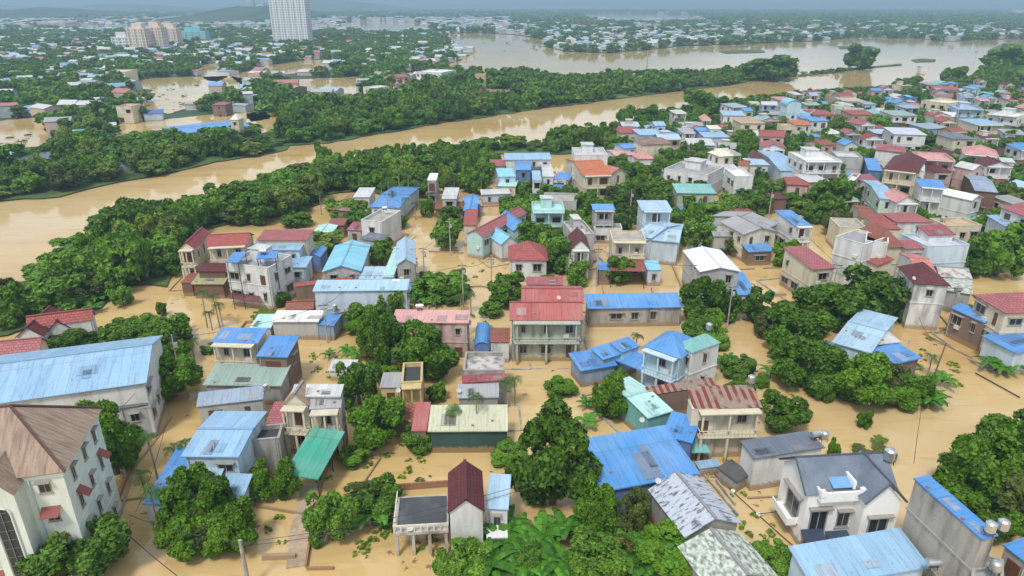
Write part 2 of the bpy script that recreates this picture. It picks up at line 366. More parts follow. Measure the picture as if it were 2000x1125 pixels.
    for Ls, y, az in sides:
        if Ls < 1.8: continue
        n = max(1, int(Ls/(2.7 if near else 3.1))); zz = z-1.55 if roof != 'f' else z-2.2
        lev = 0
        while zz > .75 and lev < 3:
            for k in range(n):
                x = -Ls/2+Ls*(k+.5)/n
                door = az == 0 and rnd.random() < .28
                if rnd.random() < (.4 if az else .15): continue
                hh = 2.0 if door else rnd.choice((1.2, 1.4, 1.6)); wd = rnd.choice((.7, 1.0, 1.2, 1.7, 2.1)); wd = min(wd, Ls/n*.7)
                if door:
                    d_ = MB(); d_.box(-.5*wd, .5*wd, -.06, .02, -hh/2, hh/2); o = d_.build('door', WOOD, root)
                    R = Matrix.Rotation(az, 3, 'Z'); o.location = R @ Vector((x, -y, max(zz-.3, hh/2-.3))); o.rotation_euler = (0, 0, az)
                else: add_window(root, x, zz, wd, hh, y, az, near)
            zz -= 3.4; lev += 1
    if 'b' in opt:
        zb = z-3.3; zb = max(zb, .9); bl = MB(); bl.box(-gx*.94, gx*.94, -gy-1.3, -gy, zb-.14, zb); bo = bl.build('balcony', wallmat(C_[wc], .4), root)
        rl = MB(); rl.box(-gx*.94, gx*.94, -gy-1.3, -gy-1.22, zb+.82, zb+.92); rl.box(-gx*.94, -gx*.94+.08, -gy-1.22, -gy, zb+.82, zb+.92); rl.box(gx*.94-.08, gx*.94, -gy-1.22, -gy, zb+.82, zb+.92)
        n = int(2*gx*.94/.45)
        for k in range(n+1):
            x = -gx*.94+.04+(2*gx*.94-.08)*k/n; rl.box(x-.035, x+.035, -gy-1.28, -gy-1.23, zb, zb+.82)
        rl.build('railing', wallmat(mul(C_[wc], 1.0), .3), bo)
        for x in (-gx*.85, 0, gx*.85):
            pm = MB(); pm.box(x-.14, x+.14, -gy-1.2, -gy-.92, -1, zb-.14); pm.build('column', wallmat(C_[wc], .4), root)
            pm = MB(); pm.box(x-.1, x+.1, -gy-1.18, -gy-.98, zb+.92, z-.2); pm.build('column', wallmat(C_[wc], .4), root)
        pm = MB(); pm.box(-gx*.96, gx*.96, -gy-1.4, -gy-ov-.002, z-.2, z-.06); pm.build('porch_roof', wallmat(mul(C_[wc], .95), .4), root)
    METAL = rc[0] not in '#=' and rc not in ('asb', 'moss', 'rough', 'btile', 'stripe')
    if near and METAL and roof in ('s', 'gu') and W > 3:       # odd replacement sheets laid over the roof
        for k in range(rnd.choice((1, 2, 2, 3))):
            x0 = rnd.uniform(-hx+.2, hx-1.6); ww = rnd.uniform(.8, min(2.4, W*.3)); y0 = rnd.uniform(-hy+.05, -hy*.5); y1 = y0+rnd.uniform(.3, .8)*(-.15*hy-y0 if roof == 'gu' else D*.7); y1 = max(y1, y0+.6)
            if roof == 'gu': y1 = min(y1, -.3)
            if y1 <= y0+.3: continue
            pm = MB(); e = .03; pm.slab([(x0,y0,hgt(0,y0)+e),(x0+ww,y0,hgt(0,y0)+e),(x0+ww,y1,hgt(0,y1)+e),(x0,y1,hgt(0,y1)+e)], .025)
            pm.build('roof_sheet', metalmat(rnd.choice((mul(C.get(rc, C['grey']), .72), mul(C.get(rc, C['grey']), .85), tuple(.5*x+.17 for x in C.get(rc, C['grey'])), tuple(.35*x+.12 for x in C.get(rc, C['grey'])))), .6), root)
        for k in range(rnd.choice((0, 1, 2))):           # bricks holding the sheets down
            pm = MB(); x0 = rnd.uniform(-hx*.8, hx*.8); y0 = -hy*rnd.uniform(.2, .8); zz = hgt(x0, y0); pm.box(x0-.14, x0+.14, y0-.1, y0+.1, zz-.05, zz+.14); pm.build('weight_brick', wallmat((.3,.16,.1), .5), root)
    if near and z > 3.4 and wins:
        pm = MB(); s_ = rnd.choice((-1, 1)); pm.tube([(s_*(gx-.25), -gy-.09, -.5), (s_*(gx-.25), -gy-.09, z-.3)], [.06, .06], 6); pm.build('drain_pipe', plain((.4,.42,.42), .5), root)
        if z > 4.5 and W > 3.5:
            pm = MB(); x0 = rnd.uniform(-gx*.6, gx*.6); pm.box(x0-.4, x0+.4, -gy-.36, -gy-.02, z-2.9, z-2.35); pm.build('air_conditioner', plain((.6,.6,.58), .5), root)
    if z > 5.4 and 'F' in opt and 'b' not in opt and rnd.random() < .6:
        pm = MB(); pm.slab([(-gx*.95,-gy-1.5,2.0),(gx*.95*rnd.uniform(.2,1),-gy-1.5,2.0),(gx*.95*rnd.uniform(.2,1),-gy-.01,2.5),(-gx*.95,-gy-.01,2.5)], .08); pm.build('awning', metalmat(rnd.choice((C['blue'], C['maroon'], C['grey'], C['brown'], C['teal'])), .6), root)
    if 'c' in opt:       # stair cabin on the deck
        cb = MB(); cb.box(-hx*.45, hx*.25, hy*.05, hy*.75, z-.5, z+1.7); co = cb.build('stair_cabin', wallmat(C_[wc], .4), root)
        cb = MB(); cb.box(-hx*.5, hx*.3, 0, hy*.8, z+1.7, z+1.84); cb.build('cabin_roof', roofmat('=lgrey'), co)
    return root
# ------------------------------------------------------------------ buildings: front edge a->b, a point c of the far edge, eave height z (metres above the flood)
ROWS = '''
warehouse;-90 801 286 748 268 676;8;gu 1.9 light white;R;huge warehouse with long pale blue metal roof at left edge
shed;228 800 288 790 285 762;5;gu 1.2 dark lgrey;F;small dark-roofed annex behind the big blue warehouse
temple;52 642 182 625 178 602;4.2;gu 1.6 #red white;R;white temple hall under long red tiled roof
temple;28 660 85 656 95 615;3.6;gv 1.6 #maroon white;F;white temple wing under dark maroon roof, curly gable
temple;92 648 138 640 150 612;3.4;gv 1.5 #maroon white;F;second smaller temple wing with maroon roof
house;-30 700 77 690 70 660;3.6;gu 1.6 #rose cream;;rose red roof cut by the left picture edge
house;352 892 466 893 486 838;6;gu 0.5 light sky;FR;pale blue two-storey house with light blue roof
lean_to_shed;278 985 350 985 352 872;3;s 1.1 bright sky;;bright blue lean-to below the pale blue house
lean_to_shed;352 975 410 975 405 900;3.6;s 0.9 pale lgrey;;pale blue low lean-to beside areca palms
lean_to_shed;412 982 470 985 482 925;2.6;s 1.2 light pale;;light blue low roof in front of pale blue house
ruined_house;487 861 545 856 553 828;5;f 0 =dark concrete;Fg;derelict grey house with black flat roof and stained walls
house;550 790 603 792 603 765;7;gv 1.5 btile cream;Fb;cream house gable wing with triangular pediment
house;603 800 666 797 668 760;6.6;s 1.1 grey cream;Fb;cream balcony house under grey sheet roof
house;566 775 665 775 668 750;7.6;s .5 lgrey grey;;grey metal rear roof behind the cream balcony house
canopy;553 926 621 937 654 840;3.2;s 1.6 green green;o;green metal canopy reaching over the flood
canopy;622 879 648 879 668 838;3.1;s 0.8 teal green;o;narrow teal canopy beside the green canopy
shed;516 832 549 832 547 784;3;s 0.8 #rose brick;;rose red lean-to beside cream house
house;412 668 503 671 511 641;6.6;s 0.5 bright cream;FLb;cream house under bright blue roof, balcony in front
house;499 696 561 698 573 656;5.6;s 0.7 bright brick;FR;brick house with vivid blue sheet roof
shed;395 752 549 754 563 712;3.2;s 0.8 sage grey;;wide grey-green metal roof below the cream blue-roofed house
shed;383 795 514 780 517 752;3.4;s 0.7 bluegrey lgrey;F;low shed with blue-grey roof and pale front wall
shed;487 640 529 640 529 613;2.2;s 0.4 aqua lgrey;;pale aqua lean-to left of the white shed
shed;527 628 622 628 622 606;3.4;s 0.2 white lgrey;;flat white-roofed grey shed standing in floodwater
shed;618 634 652 636 655 612;2.8;s 0.3 bright bluegrey;;vivid blue tarpaulin shed at end of white shed
shed;556 606 612 604 606 588;2.8;gu 0.8 #brick brick;;small brick-brown tiled shed behind white shed
warehouse;610 569 796 567 797 545;6;s 0.6 pale pale;R;long pale blue warehouse with plain blue-white wall
shed;652 612 722 600 716 592;3.4;s 0.2 grey concrete;;grey lean-to against the long pale blue warehouse
house;764 629 915 631 931 606;6;s 0.4 pink pink;FRg;long pinkish house with pink flat roof
shed;925 682 957 682 961 642;2.4;b 1.2 bright deep;;arched royal blue barrel roof in narrow lane
house;957 668 996 668 998 640;3.6;s 0.5 #brick white;Fg;small white house with brick red roof
house;995 626 1140 626 1146 590;7;gu 1.6 red moss;FbgR;large mossy two-storey house with wide red metal roof
house;1018 592 1142 593 1150 564;7.2;gu 1.0 red brick;;red double metal roof behind the mossy house
shed;1028 556 1100 557 1100 541;3.6;s 0.5 crimson brick;;narrow crimson roof below the red hip-roofed house
warehouse;1147 603 1336 600 1331 571;3.6;s 0.8 blue concrete;Fg;long blue-roofed workshop with stained grey wall
shed;1134 725 1207 713 1198 676;2.9;s 0.5 bright bluegrey;;bright blue roof at left end of the blue cluster
shed;1178 703 1217 691 1200 666;3.9;s 0.5 blue bluegrey;;mid blue stepped roof in the blue cluster
shed;1215 689 1251 676 1240 652;4.3;s 0.5 bright sky;;small top blue roof beside white-blue villa
canopy;1202 704 1308 746 1340 723;3.1;s 0.5 blue bluegrey;o;slanting blue canopy in front of white-blue villa
villa;1256 676 1330 702 1372 668;7.2;h 1.8 bright sky;FRAb;pale blue villa with blue hip roof and balcony
house;1318 672 1352 690 1390 660;7.6;h 1.2 teal white;FR;white wing with teal roof beside pale blue villa
shed;1268 772 1402 752 1395 736;4;s 0.5 stripe brick;;long rusty maroon roof strip behind the rusty house
shed;1266 817 1316 802 1306 752;3.8;gu 0.4 aqua teal;;pale teal metal shed left of rusty house
house;1357 799 1490 796 1452 752;7;s 0.8 stripe cream;Fbg;old cream house under rust-striped metal roof
house;1352 800 1402 800 1400 782;6.9;f 0 =cream cream;F;cream front bay with white flat top on the rusty house
warehouse;1170 962 1368 925 1322 826;3.8;s 0.9 blue deep;;very large mid-blue metal roof beside giant tree
shed;1292 850 1352 866 1352 812;4.2;s 0.8 bright deep;;blue corner roof touching the rusty house
hall;1337 1050 1450 1022 1392 928;3.8;gv 1.5 asb concrete;;long hall with broken grey asbestos roof, white ridge
hall;1390 1160 1520 1125 1452 1036;3.2;gv 1.3 moss concrete;;mossy pale green asbestos roof at the bottom edge
warehouse;1474 896 1612 874 1568 842;4.6;s 0.2 slate white;;narrow white warehouse with dark slate roof
lean_to_shed;1440 943 1468 926 1440 890;1.6;s 0.4 dark grey;;small black lean-to roof left of white warehouse
shed;1364 914 1406 908 1405 897;1.2;s 0.2 light lgrey;;little pale blue roof just above the water
warehouse;1784 934 1918 1054 1940 1036;9.5;s 0.25 bright concrete;g;tall concrete warehouse with bright blue roof strip
warehouse;1590 1150 1818 1108 1756 1030;3.6;s 0.9 light sky;;wide light blue metal roof at bottom right
house;1958 1064 2012 1106 2040 1066;6;s 0.4 bright concrete;F;blue-roofed concrete house at bottom right corner
house;1898 1128 1960 1150 1990 1105;6.2;f 0 =grey concrete;F;grey flat rooftop with clutter at bottom right edge
house;874 1002 947 998 943 920;5.8;gv 1.5 #maroon white;;white narrow house with dark maroon tiled gable
lean_to_shed;948 994 993 996 988 926;4.4;s 0.8 pale white;F;white lean-to with pale metal roof, right of maroon gable
shed;950 1052 992 1050 990 1010;2.2;s 0.3 white lgrey;;low white shed in front of the pale lean-to
shed;803 842 833 842 836 785;3.2;s 0.9 red brick;;red corrugated roof beside pale yellow roof
shed;765 812 804 826 806 788;3.0;s 0.9 #brick brick;;brick red tiled shed roof under dark tree
shed;835 843 992 842 990 790;3.3;s 0.9 lemon green;;long pale yellow-grey sheet roof above green wall
house;741 757 783 757 783 727;4.5;s 0.5 grey yellow;F;small yellow house with grey corrugated roof
house;784 748 824 746 826 708;5.6;f 0 =dark yellow;Fb;yellow house with dark flat roof under big tree
ruined_house;905 724 984 724 984 688;5;f 0 rough concrete;g;roofless pale grey ruined house with rubble top
shed;903 748 990 742 988 728;4.4;s 0.2 crimson concrete;;crimson roof strip between ruined house and grey roof
shed;893 778 975 776 986 748;4;s 0.5 grey concrete;;grey sheet roof with satellite dish
shed;640 724 692 724 692 702;1.8;s 0.2 lgrey white;;low white hut among drowned garden plants
shed;1608 700 1640 704 1628 668;2.6;s 0.4 bright deep;;small deep blue roof at left of the pale blue sheds
warehouse;1624 668 1702 690 1680 634;4.6;gu 0.5 pale sky;;pale blue metal hall among trees at right
shed;1700 674 1762 668 1742 643;4.4;s 0.3 lgrey lgrey;;grey-white roof joined to the pale blue hall
shed;1736 714 1802 699 1762 667;3.8;s 0.4 bright brick;;bright blue roof facing the drowned garden
shed;1696 706 1738 714 1706 676;3.6;s 0.3 pale brick;;narrow pale blue roof strip beside bright blue roof
house;1900 575 1964 612 2032 590;8;h 1.8 #rose cream;FRA;cream villa with rose red hip roof at right edge
shed;1856 601 1923 631 1938 618;5;s 0.6 bright brick;F;brick house wall under bright blue slanted roof
warehouse;1916 655 1984 690 2050 655;4;s 0.8 bright pale;;pale blue walled warehouse at right edge
shed;1838 565 1900 575 1930 548;4;gu 1 moss grey;g;grey mottled shack beside the pink-roofed house
shed;1835 540 1900 545 1940 528;5;gu 1 rough grey;g;pinkish grey patched shack roof
house;1752 520 1784 554 1832 534;8.2;h 2 #maroon white;FAg;white two-storey house with dark maroon hip roof
house;1792 535 1833 538 1818 506;8.6;gu 1 #salmon white;;salmon roof attached behind the maroon house
house;1812 482 1894 478 1880 452;8.5;f 0 =lavender pale;;big plain blue-white wall with flat roof
house;1815 460 1868 458 1864 437;9.5;s 0.8 crimson white;;crimson roof box on top of the plain blue-white house
house;1690 470 1735 476 1730 456;9.5;f 0 =lgrey white;L;tall white slab house between red roofs
house;1632 462 1690 478 1690 452;9.5;f 0 =grey white;L;tall white house with grey roof deck, blue stain
house;1716 486 1770 482 1762 450;8;h 3 #brick cream;F;pyramid brick red roof next to the slab house
house;1768 486 1809 485 1800 468;8;s 0.5 #rose lgrey;F;rose awning roof on grey columns
house;1661 494 1714 519 1712 490;6;s 1 #red cream;;red tiled roof leaning on the tall white house
house;1588 527 1634 523 1602 477;6.6;s 1 #rose cream;FL;cream house with long rose red roof
shed;1552 490 1590 527 1586 500;5;f 0 =tan cream;L;tan side wing of the cream house
shed;1578 560 1618 560 1616 545;2.6;s 0.3 bright deep;;vivid blue awning at foot of cream house
house;1366 531 1448 530 1430 488;6.4;gv 0.8 white lgrey;F;large white-grey house with low white gable
shed;1440 576 1482 576 1462 530;2.6;s 0.8 blue pale;;blue lean-to beside the white-grey house
house;1500 446 1522 436 1482 408;6;gu 1.2 grey lgrey;;long grey roof running back beside the canal
house;1452 458 1520 452 1500 425;6;gv 1.2 grey cream;FL;grey gabled pair of cream houses
house;1553 441 1586 440 1565 409;7.4;s 0.6 bright white;FLb;white house with bright blue roof and grey side wall
shed;1462 492 1512 490 1515 473;3.2;s 0.5 blue brick;F;blue-teal low roof over open shopfront
shed;1393 461 1441 462 1432 441;4.2;gu 0.8 grey concrete;g;grey sawtooth tiled roof among trees
house;1253 411 1314 411 1314 391;8;s 0.5 pale pale;FRb;pale blue two-storey house with white-blue roof
house;1262 468 1327 474 1320 447;5.2;gu 0.8 pale pale;;broad pale blue roof in front of the pale blue house
house;1238 458 1272 466 1288 440;5.6;gu 1.0 pale pale;;pale blue gable roof with dark blue trim
house;1196 469 1262 470 1261 452;7.4;f 0 =concrete cream;FbL;cream house with grey flat roof over red-brown canopy
canopy;1192 528 1262 530 1260 505;3.6;s 0.5 #brick brick;o;red-brown canopy over dark flooded porch
shed;1168 527 1193 527 1193 511;3.2;s 0.3 bright brick;;little blue roof left of red-brown canopy
shed;1264 527 1293 527 1292 508;3.4;s 0.3 sky lavender;F;turquoise box shed right of red-brown canopy
house;1158 410 1202 410 1202 398;7.4;s 0.3 blue lgrey;Fb;grey house with thin blue roof edge
house;1160 446 1215 447 1214 437;3.6;f 0 =grey white;F;white terrace wall below the thin blue roof
house;1115 486 1153 486 1158 460;6.6;gv 1.8 #maroon white;Fb;narrow white house with maroon gable
house;1119 459 1161 457 1161 430;7;f 0 rough lgrey;cR;long narrow house with cluttered roof terrace
house;992 509 1071 509 1064 480;4.6;h 2.4 #red white;FR;white single-storey house under large red hip roof
house;1040 412 1103 412 1104 394;7.2;f 0 =aqua aqua;FcbR;turquoise house with flat aqua roof terrace
house;1002 452 1038 448 1042 418;5;gv 1.6 blue aqua;;small blue steep gable left of turquoise house
chapel;978 478 1014 472 1020 450;4;gv 1.6 sky white;F;tiny white chapel-like gable with pale blue roof
shed;1060 392 1126 394 1128 378;6;f 0 =concrete lgrey;;grey flat concrete roof behind turquoise house
house;909 457 944 463 994 410;5.2;gv 1.2 #rose aqua;FR;long rose-roofed house with turquoise side wall
house;904 440 930 440 940 408;5;s 0.8 #red cream;;red roof side wing of the long rose-roofed house
house;705 430 745 434 783 412;6.8;f 0 =concrete white;FL;white house with bare grey concrete side wall
shed;703 466 740 472 742 456;4;s 0.4 slate lgrey;;dark slate porch roof below the white concrete house
house;628 531 706 529 728 478;4.6;gv 1.2 sky lgrey;F;long pale blue gable roof with arched front
house;773 518 813 516 830 471;6.6;gv 1.2 pale concrete;RF;pale blue gable roof on raw concrete walls
house;746 541 768 541 785 482;5;s 0.8 aqua pale;;narrow aqua roof left of the raw concrete house
house;700 545 765 545 768 520;4;s 0.3 pale pale;;flat pale roof behind long pale blue warehouse
house;500 469 600 469 603 448;7.6;s 0.5 #rose cream;R;cream house with purple-red roof among blue roofs
house;488 488 586 488 598 468;6.4;s 0.5 light pale;FR;pale blue fronted house with light blue roof
shed;548 522 598 522 606 500;4.2;s 0.5 light pale;F;light blue lower roof left of the lane
shed;600 502 626 502 632 484;3.6;gv 0.7 blue deep;;small blue gable hut by the yellow-green bush
house;441 514 524 524 548 496;8;f 0 =grey white;FAc;white flat-topped three-storey house with blue awnings
awning;500 506 540 504 545 490;9.2;s 0.5 bright lavender;o;blue rooftop awning on the white flat-topped house
awning;440 512 466 512 466 492;9;s 0.4 bright sky;o;second smaller blue awning at left of white roof
house;526 528 560 518 564 500;6;f 0 =grey white;FbR;white balcony wing right of the flat-topped house
house;349 486 381 485 410 454;7.8;gv 1.2 #crimson cream;FbR;narrow cream house with crimson roof beside the woods
house;402 482 485 478 478 455;7.6;gu 1.4 #red cream;Fb;cream balcony house with broad red roof
shed;372 555 437 555 441 531;3;s 0.8 olive brown;;olive green lean-to roof below twin red houses
shed;352 552 375 552 388 528;2.8;s 0.5 #brick brown;;brown porch roof left of the olive roof
shed;384 530 440 530 440 513;4.8;s 0.5 #maroon brown;;dark brown awning roof above the olive roof
shed;575 560 690 548 690 540;3.4;s 0.3 #red brick;;thin red roof line left of pale warehouse
shed;640 408 682 412 682 380;3.2;s 0.8 stripe brick;;patchy rusty roof hut near the woods
house;689 385 722 385 722 366;5.4;s 0.4 lgrey white;F;white house with flat roof half hidden in trees
house;722 404 780 406 768 379;4.4;gu 0.6 bright sky;F;sky blue house with bright blue roof by the woods
house;834 352 852 352 857 338;8;s 0.4 white grey;F;narrow grey tower house with white top
house;862 388 892 388 892 366;5;s 0.4 lgrey lgrey;F;small pale grey house near palm grove
shed;848 408 906 408 904 396;2.4;gu 0.6 #brick brown;;brown tiled low shed under palms
shed;638 440 672 440 672 426;3.2;s 0.4 #brick brick;;dull red small roof beside dark tree
shed;676 449 706 450 706 433;3.4;s 0.4 crimson lgrey;F;small crimson roof touching white concrete house
shed;608 456 648 456 642 440;3.2;gv 0.5 aqua lgrey;;pale aqua hip roof near orange bush
shed;904 412 932 412 946 383;3.4;gv 0.6 blue deep;;blue narrow shed behind the rose-roofed house
house;986 312 1078 311 1078 298;7.6;s 0.5 light white;FL;white house with long blue-white roof by the river trees
house;955 324 988 324 986 306;5.6;s 0.5 #rose cream;;rose roof at left of the long blue-white roof
house;1006 332 1038 332 1038 314;6.4;s 0.5 blue deep;FR;blue roof under the long blue-white roof
house;974 345 1008 344 1006 328;6;s 0.4 sky sky;F;turquoise balcony house beside white column
house;972 363 1008 364 1006 352;4;s 0.3 aqua cream;F;cream shop under aqua roof
house;1040 352 1058 352 1058 333;6;s 0.4 light white;F;thin white house with blue roof in blue cluster
house;1060 345 1082 345 1088 327;6;gu 0.8 lgrey white;F;white gable house right of blue cluster
house;1038 334 1076 334 1074 316;5;gu 0.8 dark concrete;;dark brown old roof between white houses
canopy;1080 350 1112 352 1112 336;5;s 0.4 bright lavender;o;bright blue awning beside white gable house
shed;1056 368 1104 368 1104 357;3.2;s 0.4 blue deep;;blue low roof over the flooded lane
shed;940 380 998 378 998 368;3;s 0.3 lgrey lavender;F;lilac grey flat shop roof beside flooded lane
house;910 400 940 398 950 382;3.6;s 0.4 blue deep;;blue slanting roof under roadside palms
villa;1118 318 1136 318 1136 303;9;f 0 =cream cream;FL;cream tower wing of the orange-roofed villa
villa;1138 343 1196 341 1196 312;8;gu 1.6 #orange cream;Fb;cream villa with broad orange tiled roof
villa;1192 340 1226 334 1222 312;7;gv 1.2 #salmon cream;F;right wing of the orange-roofed villa, salmon roof
house;1123 303 1187 303 1187 285;11;f 0 =lgrey white;Fc;white flat-topped block behind the orange-roofed villa
house;1297 330 1382 342 1386 322;7.4;f 0 =grey white;FcL;long white house with grey flat roof
house;1322 377 1400 378 1398 359;6;s 0.5 teal sage;F;long grey-green house with teal roof
house;1386 340 1456 340 1448 312;4.4;s 0.6 lavender pale;;broad lavender-blue sheet roof
shed;1388 352 1410 352 1408 338;3.2;s 0.3 bright deep;;little royal blue shed below lavender roof
house;1436 345 1472 345 1470 329;8;f 0 =white white;L;white block with thin red canopy
shed;1440 372 1480 372 1476 358;4.6;s 0.4 dkgreen dark;;dark green market roof
house;1537 360 1582 362 1578 347;5.6;s 0.5 #red pink;F;pink house with brick red roof in mid town
house;1580 356 1622 354 1618 338;6;s 0.4 lgrey tan;F;tan house with light grey roof by a tree
house;1652 352 1668 354 1666 338;7.4;f 0 =white white;;small white slab among the trees
house;1406 306 1436 304 1432 286;7.4;h 1.4 cream cream;FL;cream house with pale lemon hip roof
house;1440 322 1462 324 1458 300;6.6;gu 1 #brick cream;F;brown-red roof joined to the lemon-roofed house
house;1465 308 1494 309 1490 292;6.2;h 1.2 #maroon white;F;maroon hip roof behind pale blue small roof
shed;1505 310 1537 308 1534 296;5;gu 0.6 #crimson cream;;crimson roof strip under pink houses
house;1465 322 1504 322 1500 308;5.6;s 0.4 pale white;F;small white house with blue-white roof
house;1524 333 1568 334 1558 308;5.6;gu 0.8 light pale;F;light blue gable warehouse left of modern white house
house;1572 314 1644 314 1640 294;10;f 0 =white white;FbcA;modern white house with curved terraces
house;1485 266 1534 268 1524 252;7.6;gu 1.4 #red pink;F;pink house with red gable in mid town
house;1488 288 1536 290 1530 276;6.8;gv 1.2 #rose white;F;white gable house with rose roof below the pink one
house;1530 247 1553 247 1553 238;7.4;f 0 =tan cream;F;cream flat house left of the orange roof
house;1552 244 1588 244 1584 232;7.4;s 0.5 #orange cream;F;cream house with orange roof in upper town
house;1447 241 1497 241 1488 228;7;h 1.6 #tan cream;F;cream house with peach hip roof
shed;1495 224 1535 224 1534 206;4;gu 0.6 grey lgrey;;long grey shed roof near the river
house;1528 218 1582 222 1578 206;6.6;f 0 =sky sky;F;sky blue house with curved base terrace
house;1537 206 1567 206 1566 197;10;b 2.2 sky sky;F;sky blue domed upper block
house;1588 224 1632 224 1630 209;6;s 0.5 #red tan;F;long red-roofed house beside the sky blue dome
house;1640 214 1650 214 1650 205;7;f 0 =white aqua;;thin aqua tower near red roofs
house;1412 225 1456 226 1454 213;7;s 0.4 light white;FL;white house with light blue roof near the river
shed;1330 246 1376 246 1374 232;4.2;gu 0.6 grey lgrey;;wide grey shed roofs behind river trees
house;1362 256 1386 256 1384 241;6;s 0.4 bright deep;;vivid blue small roof in grey sheds
house;1386 252 1410 252 1408 240;6.8;s 0.4 cream mint;F;pale mint box house
house;1376 268 1426 268 1424 255;5.4;s 0.4 light lavender;;light blue long roof right of vivid blue roof
house;1345 283 1398 284 1396 266;5;s 0.4 lgrey lgrey;;grey-pink plain roof in mid town
house;1212 260 1262 259 1252 246;6;h 1.4 #red cream;F;cream house with red hip roof near river palms
house;1250 264 1296 263 1294 249;6.6;s 0.4 light pale;F;blue-white roof right of red hip roof
house;1298 264 1326 262 1322 252;5.6;s 0.4 blue pale;;blue roof edge by tall palms
house;1255 283 1314 280 1312 267;7.6;s 0.6 stripe cream;R;cream house with red-white striped roof
house;1218 290 1254 288 1250 270;5.6;gu 0.6 blue light;F;light blue house left of striped roof
shed;1202 304 1246 302 1240 290;4;gu 0.5 pink lavender;;pale pink and lilac low roofs
house;1272 334 1296 334 1292 320;5;s 0.4 white pale;;pale small roof beside leafy tree
house;1650 198 1692 198 1690 187;6.6;s 0.4 tan cream;F;tan flat long house in upper town
house;1690 204 1713 204 1711 191;6.4;s 0.4 bluegrey lavender;F;lilac blue-roofed house in upper town
house;1665 224 1712 224 1710 212;7;s 0.4 #red tan;F;rough tan house with red roof strip
shed;1640 231 1665 230 1664 219;5;s 0.3 #maroon tan;;maroon little roof left of rough tan house
house;1617 262 1650 262 1646 242;6.6;h 1.2 lgrey white;F;pale grey pyramid roof house
house;1650 284 1678 284 1674 264;7;gv 1.4 bright mint;F;mint house with bright blue arched roof
shed;1583 268 1606 268 1602 258;4;s 0.3 blue cream;;small slanting blue roof right of cream orange house
house;1824 174 1875 176 1872 162;6.4;s 0.5 #rose lgrey;F;grey house with pink roof at top of town
house;1876 186 1904 187 1902 164;7;s 0.4 bluegrey light;F;blue-grey tall house at top of town
house;1800 196 1850 202 1850 184;8;f 0 =cream cream;F;long cream white block in upper right town
house;1826 188 1862 190 1860 179;9;s 0.4 crimson cream;;crimson roof behind the cream white block
house;1776 190 1794 190 1793 178;6.4;s 0.4 sky blue;F;deep sky blue little house
house;1745 226 1794 226 1792 211;7.4;s 0.5 sage white;F;white house with grey-green roof
shed;1744 240 1770 240 1768 226;4.6;s 0.3 crimson deep;;blue and crimson patched roofs left of white arched house
house;1810 224 1864 228 1862 212;6.4;s 0.4 white white;;plain white slanting roof house
house;1868 212 1922 214 1920 196;8.4;f 0 =pale light;FbcA;light blue ornate house with arches
house;1928 222 1988 228 1986 206;9;f 0 =white white;FcbA;large white modern house in upper right
house;1746 262 1812 264 1808 244;8;s 0.4 lavender white;FL;white house with wide lavender roof and arched gable
house;1812 252 1860 250 1856 238;5.4;s 0.4 bluegrey bluegrey;F;dark blue-grey workshop roof
house;1908 244 1962 244 1958 230;7.4;s 0.5 light cream;Fb;cream balcony house with pale blue roof
house;1964 262 2010 264 2004 246;6.6;s 0.5 grey lavender;F;grey-roofed lilac house at right edge
house;1862 272 1910 272 1900 256;7.6;h 1.4 slate cream;F;cream house with slate blue hip roof
villa;1880 300 1952 306 1948 282;8.6;h 2 #pink white;FLb;white villa with large pale pink hip roof
house;1956 316 1984 318 1982 302;6;s 0.4 lgrey white;F;small white annex right of the pink-roofed villa
canopy;1905 333 1962 334 1954 318;4.4;h 0.9 #crimson brick;o;red pavilion roof in front of the pink-roofed villa
house;1708 292 1762 298 1750 272;7.4;gu 1.2 crimson white;;long crimson-roofed house on white walls
house;1724 330 1794 338 1780 308;10;h 2.2 #maroon cream;FbL;tall cream villa with dark maroon hip roof
house;1762 306 1792 308 1786 294;8;gu 0.8 #brick cream;;brown-red roof behind the tall cream villa
house;1796 310 1866 314 1860 296;9;f 0 =pink pink;FbA;pinkish cream villa with many balconies
house;1826 336 1862 336 1858 322;7;h 1.2 #maroon pink;F;small maroon hip roof below the pinkish villa
house;1786 340 1806 342 1804 326;8.5;b 1.2 white white;F;white domed stair tower
house;1796 364 1848 368 1846 352;9;s 0.5 bright white;Fb;bright blue-roofed house with white bay window
house;1696 332 1724 334 1720 310;6;s 0.6 bright deep;;small bright blue roof left of tall cream villa
house;1682 354 1720 354 1716 340;6.6;s 0.5 #rose cream;F;rose small roof below bright blue roof
shed;1904 372 1950 376 1972 356;6;gu 0.8 bluegrey brown;F;slate grey gabled shed beside the muddy field
house;1898 392 1922 386 1862 362;7;gv 1 white white;F;long white-roofed house with columned porch
house;1952 404 2015 428 2030 396;8;gu 1.4 #rose white;FL;white house with rose roof at right edge
house;1718 388 1752 390 1766 366;8;gu 0.8 light mint;FL;pale green house with light blue roof
house;1750 396 1794 396 1788 380;8;gv 1.6 #pink white;Fb;white porch gable with pink tiles
house;1926 420 2010 470 2040 448;5.6;s 0.6 light pale;;long light blue roof running off the right edge
house;1714 446 1762 448 1752 424;6.6;h 1.4 #red cream;F;red hip roof between rose roofs
house;1682 426 1712 428 1706 408;5.4;gu 0.8 #brick cream;;little brick red roof behind red hip roof
house;1752 434 1824 434 1816 416;7.6;h 1.2 #rose white;FL;white house with wide rose hip roof
shed;1850 442 1918 440 1914 424;5;f 0 =tan cream;F;cream shed with flat sand-coloured deck
shed;1640 444 1694 446 1688 428;5.6;f 0 =concrete cream;F;cream flat shed behind potted palms
shed;1566 336 1572 340 1586 330;3;s .3 grey grey;;tiny grey roof by modern white house
